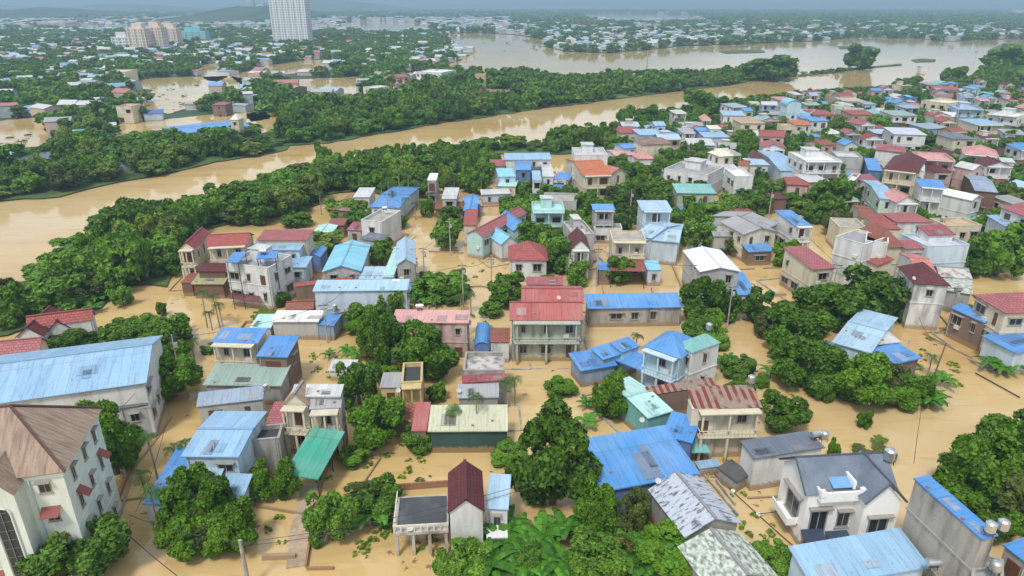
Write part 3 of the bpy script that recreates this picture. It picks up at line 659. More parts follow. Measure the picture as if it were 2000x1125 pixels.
shed;1440 420 1478 416 1470 404;3;s .3 #brick tan;;tan-brown low roof at the canal bend
shed;1505 388 1540 388 1538 376;4;s .4 #maroon brown;;maroon low roof behind canal tree
house;1800 130 1812 130 1812 124;6;s .3 lgrey white;;tiny white house at lake shore
'''
def parse_rows():
    for ln in ROWS.strip().split('\n'):
        nm, px, z, r, opt, label = ln.split(';')
        q = [float(t) for t in px.split()]; r = r.split()
        house(nm, q[0:2], q[2:4], q[4:6], float(z), r[0], float(r[1]), r[2], r[3] if r[3] != 'moss' else 'sage', opt, label, nm.replace('_', ' ') if nm not in ('hall', 'villa') else nm)
parse_rows()

def inside_any(x, y, z): return blocked(x, y, z)
def blocked(x, y, m):
    for fx, fy, rz, hx, hy, z in FOOT:
        dx, dy = x-fx, y-fy
        if abs(dx)+abs(dy) > hx+hy+m+8: continue
        u = dx*math.cos(rz)+dy*math.sin(rz); v = -dx*math.sin(rz)+dy*math.cos(rz)
        if abs(u) < hx+m and abs(v) < hy+m: return True
    return False
USED = set(l[2] for l in LAND)
LM0 = list(LAND)
def rel(x, y):
    """nearest landmarks and where this stands from them, seen by the camera"""
    best = sorted(((math.hypot(x-l[0], y-l[1])-l[3]*.5, l) for l in LM0), key=lambda t: t[0])[:7]
    res = []
    for d, l in best:
        p = proj(x, y); q = proj(l[0], l[1]); dx, dy = p[0]-q[0], p[1]-q[1]
        w_ = 'right of' if dx > abs(dy)*1.3 else 'left of' if -dx > abs(dy)*1.3 else 'in front of' if dy > 0 else 'behind'
        res.append(w_+' the '+' '.join(l[2].split()[:10]))
    return res
def unique(prefixes, x, y):
    for r_ in rel(x, y):
        for p in prefixes:
            s = ' '.join((p+' '+r_).split()[:16])
            while s.split()[-1] in ('of', 'the', 'in', 'on', 'with', 'and', 'under', 'by', 'over', 'below', 'at', 'from', 'to', 'running', 'a', 'dark', 'pale', 'left', 'right', 'behind', 'beside'): s = ' '.join(s.split()[:-1])
            if s not in USED: USED.add(s); return s
    return None
INF = [(1215,256),(1330,240),(1420,224),(1500,206),(1640,196),(1760,186),(1900,178),(2060,205),(2060,430),(1900,440),(1880,420),(1640,440),(1600,400),(1420,372),(1280,372),(1200,310)]
ri = random.Random(21); W_ = [P(x, y) for x, y in INF]; y_ = min(p.y for p in W_); nin = 0
NM = {'light':'light blue','pale':'pale blue','#red':'red tiled','#rose':'rose','#maroon':'maroon','#crimson':'crimson','grey':'grey','lgrey':'light grey','bright':'bright blue','teal':'teal','blue':'mid blue','=lgrey':'flat grey','#brick':'brick red','#pink':'pink', 'bluegrey':'blue-grey'}
while y_ < max(p.y for p in W_):
    x_ = min(p.x for p in W_)
    while x_ < max(p.x for p in W_):
        px, py = x_+ri.uniform(-3, 3), y_+ri.uniform(-3, 3); q = proj(px, py)
        if inside(q[0], q[1], INF) and ri.random() < .74:
            w2, d2 = ri.uniform(2.2, 4.2), ri.uniform(2.6, 4.6)
            if not blocked(px, py, max(w2, d2)*.86):
                rc = ri.choice(['light','pale','#red','#red','#rose','#maroon','#crimson','grey','lgrey','bright','teal','blue','=lgrey','#brick','#pink','bluegrey','lgrey','pale']); wc = ri.choice(['white','cream','lgrey','white','pink','mint','light','tan'])
                roof = 'f' if rc[0] == '=' else ri.choice(('s','gu','gv','h') if rc[0] == '#' else ('s','s','gu','gv')); z = ri.choice((3.2, 4.5, 6.4, 7.4)); rise = {'s': .5, 'f': 0, 'gu': 1.1, 'gv': 1.3, 'h': 1.7}[roof]
                lb = unique([NM[rc]+'-roofed '+('small ' if z < 5 else '')+wc.replace('lgrey', 'grey').replace('light', 'blue')+' house', 'another '+NM[rc]+'-roofed house'], px, py)
                if lb: house('house' if z > 4 else 'shed', 0, 0, 0, z, roof, rise, rc, wc, ri.choice(('FL', 'FR', 'FLb', 'FLb', 'Fbc')), lb, 'house' if z > 4 else 'shed', geo=(Vector((px, py, 0)), ri.uniform(-.35, .25)+(.12 if px > 90 else 0), 2*w2, 2*d2)) if True else 0; nin += 1  # lowest infill buildings are small houses too, only named and categorised as sheds
        x_ += 9.5
    y_ += 9.5
print('infill', nin)
# ------------------------------------------------------------------ water and land
def water_mat():
    m, N, L, b = newmat('muddy_flood_water'); v = world_vec(N)
    n1 = noise(N, L, v, .018, 6); n2 = noise(N, L, v, .07, 6, (.5, 2.2, 1)); n3 = noise(N, L, v, .9, 4)
    col = mixc(N, L, ramp(N, L, n1, .36, .64, (0,)*3, (1,)*3), (.48, .33, .135), (.57, .425, .215))
    col = mixc(N, L, ramp(N, L, n2, .5, .72, (0,)*3, (.55,)*3), col, (.39, .245, .085))
    n4 = noise(N, L, v, .009, 5, (1, 1.6, 1)); col = mixc(N, L, ramp(N, L, n4, .5, .6, (0,)*3, (.6,)*3), col, (.54, .43, .25))  # broad paler patches: silt, and partly sky reflection painted into the colour
    n5 = noise(N, L, v, .5, 6, (.35, 1.6, 1)); col = mixc(N, L, ramp(N, L, n5, .56, .72, (0,)*3, (.35,)*3), col, (.33, .21, .07))
    n6 = noise(N, L, v, .3, 8, (.25, 1.8, 1)); col = mixc(N, L, ramp(N, L, n6, .62, .66, (0,)*3, (.4,)*3), col, (.58, .46, .27))
    L.new(col, b.inputs['Base Color']); b.inputs['Roughness'].default_value = .05; b.inputs['IOR'].default_value = 1.45
    w1 = noise(N, L, v, 1.1, 6, (1, .45, 1)); w2 = noise(N, L, v, .12, 4, (1, .5, 1))
    ad = nd(N, 'ShaderNodeMath', operation='MULTIPLY_ADD'); L.new(w2, ad.inputs[0]); ad.inputs[1].default_value = 2.0; L.new(w1, ad.inputs[2])
    bp = N.new('ShaderNodeBump'); bp.inputs['Strength'].default_value = .2; bp.inputs['Distance'].default_value = .10
    L.new(ad.outputs[0], bp.inputs['Height']); L.new(bp.outputs[0], b.inputs['Normal'])
    return m
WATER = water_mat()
EXT = 15000
def sheet(name, pts, z, mat, kind='structure'):
    mb = MB(); mb.poly([(p[0], p[1], z) for p in pts]); o = mb.build(name, mat); return tag(o, None, kind=kind)
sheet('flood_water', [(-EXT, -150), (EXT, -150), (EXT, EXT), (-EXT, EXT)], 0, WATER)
def landmat(c1, c2, sc, nm='ground_cover'):
    m, N, L, b = newmat(nm); v = world_vec(N)
    n1 = noise(N, L, v, sc, 6); n2 = noise(N, L, v, sc*6, 5)
    col = mixc(N, L, ramp(N, L, n1, .38, .62, (0,)*3, (1,)*3), c1, c2); col = mixc(N, L, ramp(N, L, n2, .4, .7, (0,)*3, (.7,)*3), col, mul(c1, .5))
    L.new(col, b.inputs['Base Color']); b.inputs['Roughness'].default_value = .95
    return m
GRASS = landmat((.035, .085, .018), (.09, .15, .03), .05); FARG = landmat((.03, .07, .03), (.07, .12, .04), .004)
def jag(poly, amp, seed, z):
    """pixel outline -> world outline with an uneven shore"""
    rnd = random.Random(seed); W = [P(x, y, z) for x, y in poly]; outp = []
    for i in range(len(W)):
        a, b = W[i], W[(i+1) % len(W)]; n = min(60, max(1, int((b-a).length/(amp*3))))
        for k in range(n):
            p = a+(b-a)*k/n; outp.append((p.x+rnd.uniform(-amp, amp), p.y+rnd.uniform(-amp, amp)))
    return outp
NEARBANK = [(-60,560),(0,552),(75,545),(150,492),(185,440),(225,412),(300,400),(380,386),(440,372),(500,348),(570,330),(640,316),(720,312),(800,300),(880,288),(960,280),(1040,278),(1110,272),(1190,268),(1215,290),(1110,300),(985,300),(940,310),(880,330),(850,352),(800,385),(700,372),(640,380),(600,412),(520,420),(440,440),(380,455),(345,500),(340,555),(250,560),(190,600),(120,612),(60,640),(0,655),(-60,660)]
FARBANK = [(-120,396),(0,391),(120,383),(190,362),(320,340),(440,312),(550,296),(560,284),(640,280),(720,264),(860,240),(1000,220),(1150,200),(1300,180),(1400,169),(1470,158),(1556,146),(1545,138),(1440,145),(1300,150),(1160,154),(1130,160),(1080,150),(1000,152),(960,160),(880,170),(830,178),(760,184),(640,198),(560,200),(520,215),(420,262),(330,262),(230,262),(130,268),(120,290),(60,310),(-120,330)]
sheet('river_bank', jag(NEARBANK, 1.2, 1, .35), .35, GRASS)
sheet('river_bank', jag(FARBANK, 1.6, 2, .35), .35, GRASS)
# land of the far shore, reaching the horizon; its lakes lie on it
far_edge = [(870,66),(900,92),(930,100),(900,118),(860,128),(870,150),(960,152),(880,172),(700,186),(560,200),(500,222),(420,250),(320,262),(120,268),(60,300),(-300,330)]
shore = [(2600,72),(2300,74),(2000,76),(1900,78),(1850,82),(1800,76),(1690,72),(1600,80),(1500,84),(1400,88),(1330,90),(1260,98),(1180,104),(1100,100),(1060,90),(1075,78),(1000,68),(930,64)]
pts = [P(x, y, .2) for x, y in shore+far_edge]
sheet('far_plain', [(EXT, 900), *[(p.x, p.y) for p in pts], (-3000, 150), (-EXT, 1500), (-EXT, EXT), (EXT, EXT)], .2, FARG)
LAKES = [[(1118,28),(1180,25),(1300,27),(1395,31),(1380,38),(1300,41),(1220,42),(1160,37)], [(680,44),(730,41),(832,46),(832,54),(780,64),(700,60),(680,52)],
 [(0,236),(60,230),(92,228),(96,262),(88,284),(40,288),(-60,288),(-60,236)], [(210,252),(250,238),(330,232),(410,224),(520,218),(530,232),(440,246),(330,252),(240,262),(215,280)],
 [(240,162),(300,152),(390,150),(450,148),(500,158),(480,172),(420,180),(380,205),(330,222),(290,218),(275,190),(300,176),(245,170)],
 [(385,128),(430,122),(445,150),(425,160),(398,155)], [(450,148),(520,128),(600,118),(662,116),(668,126),(600,140),(520,150),(470,166)],
 [(560,156),(700,150),(714,172),(690,190),(600,178),(540,172)], [(930,166),(1010,170),(990,180),(930,178)], [(480,222),(540,208),(552,250),(500,262)], [(780,144),(830,140),(860,150),(800,158)]]
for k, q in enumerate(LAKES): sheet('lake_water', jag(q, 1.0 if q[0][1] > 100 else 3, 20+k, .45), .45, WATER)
FIELD = landmat((.16, .24, .05), (.26, .32, .10), .06, 'rice_field')
sheet('green_field', jag([(1880,152),(2040,146),(2060,196),(1985,200),(1930,186),(1885,168)], .8, 5, .3), .3, FIELD)
# sand bars and tree-lined dykes in the wide river
for k, q in enumerate([[(1402,100),(1450,97),(1490,98),(1495,102),(1420,104)], [(1778,117),(1800,114),(1828,116),(1826,120),(1790,121)], [(1556,146),(1600,140),(1650,134),(1760,124),(1762,127),(1700,132),(1640,139),(1560,149)], [(1636,90),(1700,90),(1716,94),(1640,95)], [(2040,84),(1960,84),(1930,98),(1925,130),(1960,150),(2060,146)]]):
    sheet('river_islet', jag(q, .6, 60+k, .4), .4, GRASS)

# hills at the horizon
rnd = random.Random(5); hm = MB()
hillm = landmat((.03, .06, .03), (.05, .09, .04), .002, 'forested_hill')
def hills(x0, x1, y, hgts, seed):
    r = random.Random(seed); n = 60; vs_ = []; mb = MB()
    prof = []
    for k in range(n+1):
        t = k/n; x = x0+(x1-x0)*t
        h = sum(a*math.exp(-((t-c)/s)**2) for a, c, s in hgts)+r.uniform(0, 6)
        prof.append((x, h))
    for (xa, ha), (xb, hb) in zip(prof, prof[1:]):
        mb.poly([(xa, y-700, 0), (xb, y-700, 0), (xb, y-260, hb*.62), (xa, y-260, ha*.62)]); mb.poly([(xa, y-260, ha*.62), (xb, y-260, hb*.62), (xb, y, hb), (xa, y, ha)])
        mb.poly([(xa, y, ha), (xb, y, hb), (xb, y+900, 0), (xa, y+900, 0)])
    tag(mb.build('hills', hillm), None, kind='structure')
hills(-6200, -600, 5200, [(62, .10, .07), (88, .36, .12), (50, .62, .08), (84, .86, .10)], 3)
hills(-2700, -1300, 2500, [(40, .12, .1), (34, .3, .1), (46, .52, .12), (36, .8, .1)], 7)
hills(-1000, -620, 2300, [(38, .4, .3), (30, .75, .2)], 8)
hills(-9500, 9500, 9500, [(120, .12, .1), (150, .3, .09), (90, .45, .1), (70, .62, .1), (95, .85, .14)], 4)

# ------------------------------------------------------------------ trees
def leaves(name, seed, n, leaf, mat, shape='round', nclump=18):
    r = np.random.RandomState(seed)
    cl = []
    while len(cl) < nclump:
        p = r.uniform(-1, 1, 3); 
        if shape == 'round': d = np.linalg.norm(p/np.array([1, 1, 1]))
        elif shape == 'tall': d = np.linalg.norm(p[:2])/ (0.55+.45*(1-abs(p[2]))) if abs(p[2]) < 1 else 9
        else: d = np.linalg.norm(p[:2]) if p[2] > -.3 else 9
        if .30 < d < .92: cl.append(p)
    cl = np.array(cl); rad = r.uniform(.17, .42, nclump)
    k = r.choice(nclump, n, p=rad**2/np.sum(rad**2))
    d = r.normal(size=(n, 3)); d[:, 2] += .35; d /= np.linalg.norm(d, axis=1)[:, None]
    out_ = cl[k]/np.maximum(.2, np.linalg.norm(cl[k], axis=1))[:, None]
    d = d+out_*.55; d /= np.linalg.norm(d, axis=1)[:, None]
    pos = cl[k]+d*(rad[k]*r.uniform(.72, 1.08, n))[:, None]
    nm = d+r.normal(size=(n, 3))*.85; nm /= np.linalg.norm(nm, axis=1)[:, None]
    t = np.cross(nm, r.normal(size=(n, 3))); t /= np.linalg.norm(t, axis=1)[:, None]; s = np.cross(nm, t)
    L_ = (leaf*r.uniform(.6, 1.4, n))[:, None]
    pos[:, 2] = pos[:, 2]*.40+.60           # crown spans z .15 - 1 of unit height
    sz = np.array([1, 1, .5])
    rr_ = np.percentile(np.hypot(pos[:, 0], pos[:, 1]), 96); pos[:, :2] /= rr_; lo_, hi_ = np.percentile(pos[:, 2], [1, 99]); pos[:, 2] = .10+.90*(pos[:, 2]-lo_)/(hi_-lo_)
    V = np.stack([pos-t*L_*sz, pos-s*L_*.6*sz, pos+t*L_*sz, pos+s*L_*.6*sz], 1).reshape(-1, 3)
    me = bpy.data.meshes.new(name); me.vertices.add(4*n); me.vertices.foreach_set('co', V.ravel())
    me.loops.add(4*n); me.loops.foreach_set('vertex_index', np.arange(4*n)); me.polygons.add(n); me.polygons.foreach_set('loop_start', np.arange(0, 4*n, 4))
    try: me.polygons.foreach_set('loop_total', np.full(n, 4))
    except Exception: pass
    me.update(calc_edges=True); me.validate(); me.materials.append(mat); return me
def trunk_mesh(seed):
    r = random.Random(seed); m = MB(); m.tube([(0,0,-.08),(.02,.01,.2),(.0,.03,.42)], [.085,.06,.045], 7)
    for k in range(4):
        a = k*1.6+r.random(); x, y = math.cos(a), math.sin(a)
        m.tube([(0,.02,.22+.04*k),(x*.22,y*.22,.45),(x*.42,y*.42,.66)], [.04,.028,.012], 5)
    return m.mesh('trunk', BARK)
PRO = {}
for s in range(5):
    PRO['near', s] = leaves('crown', 10+s, 10500, .068, (LEAF, LEAF3, LEAF, LEAF4, LEAF)[s], ('round', 'dome', 'tall', 'round', 'dome')[s], 34)
for s in range(7):
    sh = ('round', 'dome', 'tall', 'round', 'dome', 'tall', 'dome')[s]; lm = (LEAF, LEAF3, LEAF, LEAF2, LEAF, LEAF4, LEAF3)[s]
    PRO['mid', s] = leaves('crown', 20+s, 3000, .115, lm, sh, 24)
    PRO['far', s] = leaves('crown', 30+s, 420, .25, lm, sh, 12)
TRUNKS = [trunk_mesh(k) for k in range(3)]
def tree(x, y, r, h, lod, seed, label=None, group=None, kind='tree', z=0, pick=None):
    rd = random.Random(seed); root = empty(kind, (x, y, z), rd.uniform(0, 6.28)); tag(root, label, kind.replace('_', ' '), group)
    n = {'near': 5, 'mid': 7, 'far': 7}[lod]
    c = bpy.data.objects.new('crown', PRO[lod, rd.randrange(n) if pick is None else pick]); c.scale = (r*1.08*rd.uniform(.92, 1.08), r*1.08*rd.uniform(.92, 1.08), h); link(c, root)
    t = bpy.data.objects.new('trunk', TRUNKS[rd.randrange(3)]); t.scale = (h*.5, h*.5, h); link(t, root)
    return root
TREEPOS = []
def solve_h(x, y, ytop):
    lo, hi = .5, 40
    for _ in range(30):
        m_ = (lo+hi)/2
        if proj(x, y, m_)[1] > ytop: lo = m_
        else: hi = m_
    return lo
def treebox(x0, x1, yt, yb, adj='round green tree', lod=None, kind='tree'):
    cx = (x0+x1)/2; p = P(cx, yb); q = P(x1, yb); r = (q-p).length; d = Vector((p.x, p.y, 0)).normalized(); c = p+d*r*.75
    h = solve_h(c.x, c.y, yt); s = proj(c.x+r, c.y, 0)[0]-proj(c.x, c.y, 0)[0]
    r = r*((x1-x0)/2)/max(1, s)
    lod = lod or ('near' if yb > 640 else 'mid')
    sd_ = int(cx) % 2; pk = (1, 3) if 'yellow' in adj else (3, 5) if any(k in adj for k in ('brown', 'olive', 'shaded')) else (1, (1, 6)[sd_]) if any(k in adj for k in ('bright', 'light', 'pale')) else (0, 0) if 'giant' in adj or 'round' in adj else ((0, 4)[sd_], (0, 4)[sd_]); pk = pk[lod == 'mid']
    lb = unique([adj, 'leafy '+adj, 'low '+adj], c.x, c.y)
    tree(c.x, c.y, r, h, lod, int(cx*7+yb), lb, None, kind, pick=pk); TREEPOS.append((c.x, c.y, r))
TB = '''183 285 790 945 round glossy green tree|95 262 1022 1160 large round bright green tree|335 425 922 1045 tall dark tree|398 478 938 1060 dark spreading tree|440 512 990 1098 small loose tree|355 440 1000 1088 shaded low tree
485 545 915 988 low shrubby tree|540 592 905 988 small dark-leaved tree|608 702 966 1078 bright green bushy tree|705 785 948 1032 yellow-green feathery tree|1000 1156 815 1022 giant dark green tree|1122 1205 945 1065 dark bushy tree
1200 1262 958 1060 sparse brownish-green tree|1225 1350 1045 1140 broad mango tree|1100 1215 1062 1170 bright low tree|1330 1470 1082 1180 spreading dark tree|860 962 1075 1165 bright green round shrub|1158 1222 742 832 dark mango tree|1483 1565 778 852 round green tree
1830 1960 850 1010 big dense tree|1890 2060 815 980 tall dense tree|1925 2080 920 1090 shaded olive tree|1490 1600 600 705 dense green tree|1545 1660 560 660 wide green tree|1640 1760 532 640 tall leafy tree|1510 1620 665 775 bushy green tree|1618 1722 700 808 dark leafy tree|1700 1790 735 800 low green shrub
778 886 640 758 large round dark tree|722 792 605 725 tall dark tree|680 738 598 658 round mid green tree|732 790 570 640 bamboo-like tree|668 742 706 806 round bright tree|692 792 782 892 dark climbing-plant tree|788 846 836 890 bright low shrub
950 1024 536 606 round dark green tree|800 870 540 592 bright shrub|850 912 536 580 low bright shrub|1325 1400 545 650 vine-covered tree|1380 1436 560 635 dark green tree|1445 1506 572 635 small dark tree|1335 1392 608 672 bright leafy shrub
1503 1552 472 524 dark round tree|1582 1662 345 425 large dark tree|1388 1462 462 502 green-brown tree|1328 1392 425 490 round bright tree|1893 1990 446 550 very large dark tree|1828 1890 388 428 bushy green tree|255 330 640 715 low green tree|290 382 628 720 leafy green tree|300 396 700 790 dark tangled tree
0 60 560 640 dark tree|100 190 640 690 low green shrub|1012 1085 435 500 mango tree|1070 1130 470 540 dark tree|1105 1148 508 562 light green tree|722 770 468 522 dark conical tree|598 682 455 502 yellow-orange flowering tree|558 610 415 446 round dark tree|838 905 432 492 bright tree|862 902 400 440 leafy tree
1218 1285 318 372 leafy green tree|1268 1335 352 400 light green tree|1335 1425 392 432 broad dark tree|1400 1440 396 430 pale banana-like shrub|1205 1238 208 250 dark conical tree|1242 1284 205 252 round green tree|1328 1398 175 232 tall dark tree|1400 1455 190 232 dark tree|1180 1240 500 560 dark vine-covered bush|535 568 570 604 small round bush
1500 1550 350 395 bright yellow-green tree|1425 1482 255 292 bright round tree|1535 1590 276 312 round green tree|1340 1400 288 318 bright low tree|1090 1135 395 430 green tree|1120 1180 380 440 dark leafy tree|1205 1260 375 430 brown-green tree|1760 1830 265 300 olive tree|1825 1880 265 300 yellow-green tree|1868 1910 312 365 dark leafy tree
1655 1700 310 350 round tree|1690 1740 225 262 bright tree|1770 1812 176 215 dark tree|1700 1740 170 200 green tree|1595 1648 255 300 dark tree|1960 2010 258 300 dark tree|1975 2020 320 365 dark green tree|1740 1790 150 190 round tree|1830 1880 130 165 tall pointed tree|640 700 390 430 bright green tree|760 800 420 450 low dark tree
1645 1712 88 138 large lone dark tree|1462 1558 108 160 clump tree|1925 2020 90 150 big dark tree|560 600 330 380 dark tree|225 262 560 602 pale green low shrub|1410 1470 700 745 yellowing shrub|1290 1330 410 440 bright bush|1436 1470 372 410 bush|1475 1500 735 760 small drowned bush|1200 1262 1045 1110 dark shrub|1000 1060 1070 1140 bright shrub|1470 1540 1070 1140 low pale bush'''
for t in TB.replace('\n', '|').split('|'):
    q = t.split(' ', 4); x0, x1, yt, yb = map(float, q[:4]); a = q[4]
    treebox(x0, x1, yt, yb, a, kind='shrub' if 'shrub' in a or 'bush' in a and 'bushy' not in a else 'tree')
# filled stands of trees
STANDS = []
def fill(poly, step, r0, r1, h0, h1, where, seed, jit=.45, z=.3, skip=0.0, m=.2):
    rd = random.Random(seed); W = [P(x, y) for x, y in poly]; xs = [p.x for p in W]; ys = [p.y for p in W]
    y = min(ys)
    while y < max(ys):
        x = min(xs)
        while x < max(xs):
            px, py = x+rd.uniform(-jit, jit)*step, y+rd.uniform(-jit, jit)*step; q = proj(px, py)
            if rd.random() >= skip and inside(q[0], q[1], poly):
                r = rd.uniform(r0, r1); hh = rd.uniform(h0, h1)
                if over_water(px, py, hh): hh = h0*.6; r *= .75
                if over_water(px, py, hh): hh = 2.2; r = min(r, 2.2)
                if not blocked(px, py, r*m+.6) and not over_water(px, py, hh): STANDS.append((px, py, r, hh, where, z))
            x += step
        y += step*.87
OPEN = [[(-80,395),(0,393),(120,386),(200,368),(320,343),(440,316),(550,300),(640,286),(720,266),(860,242),(1000,222),(1150,202),(1300,182),(1420,168),(1560,148),(1640,140),(1760,128),(1960,100),(1900,148),(1850,158),(1700,168),(1560,178),(1480,186),(1400,200),(1290,212),(1200,238),(1100,245),(1000,264),(880,274),(760,284),(700,292),(640,302),(600,316),(560,326),(500,345),(440,366),(370,384),(300,394),(225,392),(190,424),(150,452),(85,492),(72,542),(0,549),(-80,552)],
 [(865,66),(1000,62),(1068,76),(1070,92),(1100,102),(1260,98),(1400,86),(1700,72),(1850,80),(2000,74),(2000,90),(1935,92),(1925,125),(1800,125),(1700,130),(1640,132),(1560,142),(1556,112),(1500,104),(1460,122),(1380,134),(1300,136),(1200,134),(1140,148),(1080,140),(1030,128),(1000,116),(945,122),(900,110),(880,96)],
 [(400,352),(380,366),(440,366),(440,352)]]
KEEP = [[(1195,690),(1345,690),(1345,745),(1300,750),(1200,712)], [(280,860),(350,830),(488,832),(486,900),(470,960),(420,960),(400,915),(340,930),(300,985)], [(1590,640),(1640,628),(1760,632),(1810,698),(1740,718),(1690,690),(1600,706)], [(10,680),(20,610),(190,596),(190,640),(150,655),(110,664),(70,690)], [(230,740),(300,735),(300,800),(240,800)]]
def over_water(x, y, h):
    for k in (.35, .65, .95):
        t = proj(x, y, h*k)
        if any(inside(t[0], t[1], q) for q in OPEN) or any(inside(t[0], t[1], q) for q in KEEP) or any(inside(t[0], t[1], q) for q in LAKES): return True
    return False
fill(NEARBANK, 5.0, 1.8, 4.6, 2.2, 10.5, 'woods on the near river bank', 1, skip=.08)
fill(FARBANK, 6.6, 2.2, 5.2, 2.2, 10, 'tree belt on the far river bank', 2, skip=.1)
fill([(400,440),(440,395),(700,335),(870,325),(880,360),(840,335),(790,372),(720,360),(640,378),(600,420),(540,425),(520,445),(420,452)], 5.2, 2.6, 4.2, 4.5, 8, 'wood above the twin red-roofed houses', 21, z=0)
fill([(800,600),(905,600),(905,545),(810,540)], 3.2, 1.2, 2, 1.8, 3, 'bright garden right of the pale blue warehouse', 22, z=0)
fill([(200,600),(240,570),(200,560),(0,560),(0,620)], 4, 2, 3, 3, 5, 'left edge thicket', 23, z=0)
fill([(1080,430),(1160,500),(1110,540),(1010,500),(1030,440)], 4.5, 2, 3.2, 4, 7, 'garden before the turquoise house', 24, z=0)
fill([(1200,250),(1300,232),(1340,215),(1400,205),(1480,190),(1600,180),(1700,172),(1900,150),(2000,150),(2020,480),(1900,545),(1700,500),(1560,420),(1330,440),(1200,430),(1180,330)], 6.4, 1.9, 3.4, 3, 6.6, 'gaps between the town houses', 3, skip=.0, z=0, m=.05)
fill([(1180,255),(1300,228),(1340,205),(1480,182),(1620,176),(1700,165),(1900,140),(1990,140),(2000,175),(1850,170),(1640,196),(1500,206),(1400,226),(1280,250),(1200,268)], 7, 3, 5, 5, 9, 'river edge of the town', 4, skip=.1, z=0)
fill([(0,600),(60,590),(130,570),(200,560),(220,590),(130,610),(40,625),(0,640)], 3.2, 1.5, 2.6, 2, 3.4, 'low green patch beside the temple', 6, z=0)
fill([(100,665),(200,640),(340,640),(375,665),(310,690),(280,668),(110,690)], 3.0, 1.3, 2.2, 2, 3.4, 'hedge behind the blue warehouse', 7, z=0)
fill([(600,430),(840,395),(905,420),(900,480),(760,500),(640,470),(600,450)], 11, 1.6, 3.2, 2.5, 5, 'yards of the middle hamlet', 8, z=0, skip=.25)
fill([(740,330),(930,300),(980,330),(940,380),(900,400),(740,395)], 6.0, 2, 3.8, 4, 8, 'palm grove edge', 9, z=0)
fill([(990,380),(1240,370),(1240,430),(1170,520),(1110,560),(1060,500),(1110,450),(1000,440)], 6, 1.8, 3.4, 3, 6, 'gardens in the town centre', 10, z=0, skip=.2)
fill([(1490,640),(1580,600),(1700,600),(1720,640),(1610,720),(1720,735),(1840,782),(1800,800),(1690,800),(1590,780),(1520,720)], 4.2, 1.5, 3.0, 2.5, 4.6, 'flooded garden peninsula', 11, z=0)
fill([(330,960),(500,940),(530,1010),(500,1090),(440,1095),(350,1080),(290,1040)], 4.0, 1.5, 3, 3, 5.4, 'grove behind the low wall at lower left', 12, z=0)
fill([(1240,960),(1290,965),(1340,1060),(1400,1120),(1250,1150),(1120,1120),(1200,1080),(1240,1050)], 3.8, 1.5, 2.8, 2.5, 4.6, 'garden left of the mossy asbestos roof', 13, z=0)
fill([(1840,1010),(1880,960),(2060,980),(2060,1080),(1960,1060)], 5, 2.4, 4, 4, 7, 'wood at the right edge', 14, z=0)
fill([(1330,540),(1400,560),(1430,640),(1385,690),(1340,620)], 3.6, 1.3, 2.5, 2.4, 4.6, 'canal bank hedge', 15, z=0)
fill([(690,600),(740,560),(770,570),(770,640),(740,720),(700,700),(690,650)], 3.4, 1.4, 2.4, 3, 6, 'thicket left of the pinkish house', 16, z=0)
fill([(1556,146),(1650,135),(1700,130),(1700,138),(1600,146)], 7, 2.5, 3.5, 3, 5, 'low dyke in the wide river', 17)
fill([(300,600),(560,600),(640,560),(900,600),(1000,480),(1200,560),(1350,520),(1520,560),(1420,700),(1560,800),(1850,880),(1500,960),(1250,860),(1100,780),(1000,860),(1000,1100),(560,1100),(560,900),(660,800),(540,740),(330,800),(300,700)], 7.5, .6, 2.3, .9, 2.9, 'flooded yards', 31, z=0, skip=.4, jit=.9)
STANDS.sort(key=lambda t: math.hypot(t[0], t[1])/t[2])
NREAL = 240
for k, (x, y, r, h, where, z) in enumerate(STANDS[:NREAL]):
    d = math.hypot(x, y); lod = 'near' if d < 115 else 'mid' if d < 260 else 'far'
    kd = 'shrub' if h < 3.6 else 'tree'
    tree(x, y, r, h, lod, k+1000, 'green %s, one of many packed in the %s' % (kd, where), '%ss in the %s' % (kd, where), kd, z)
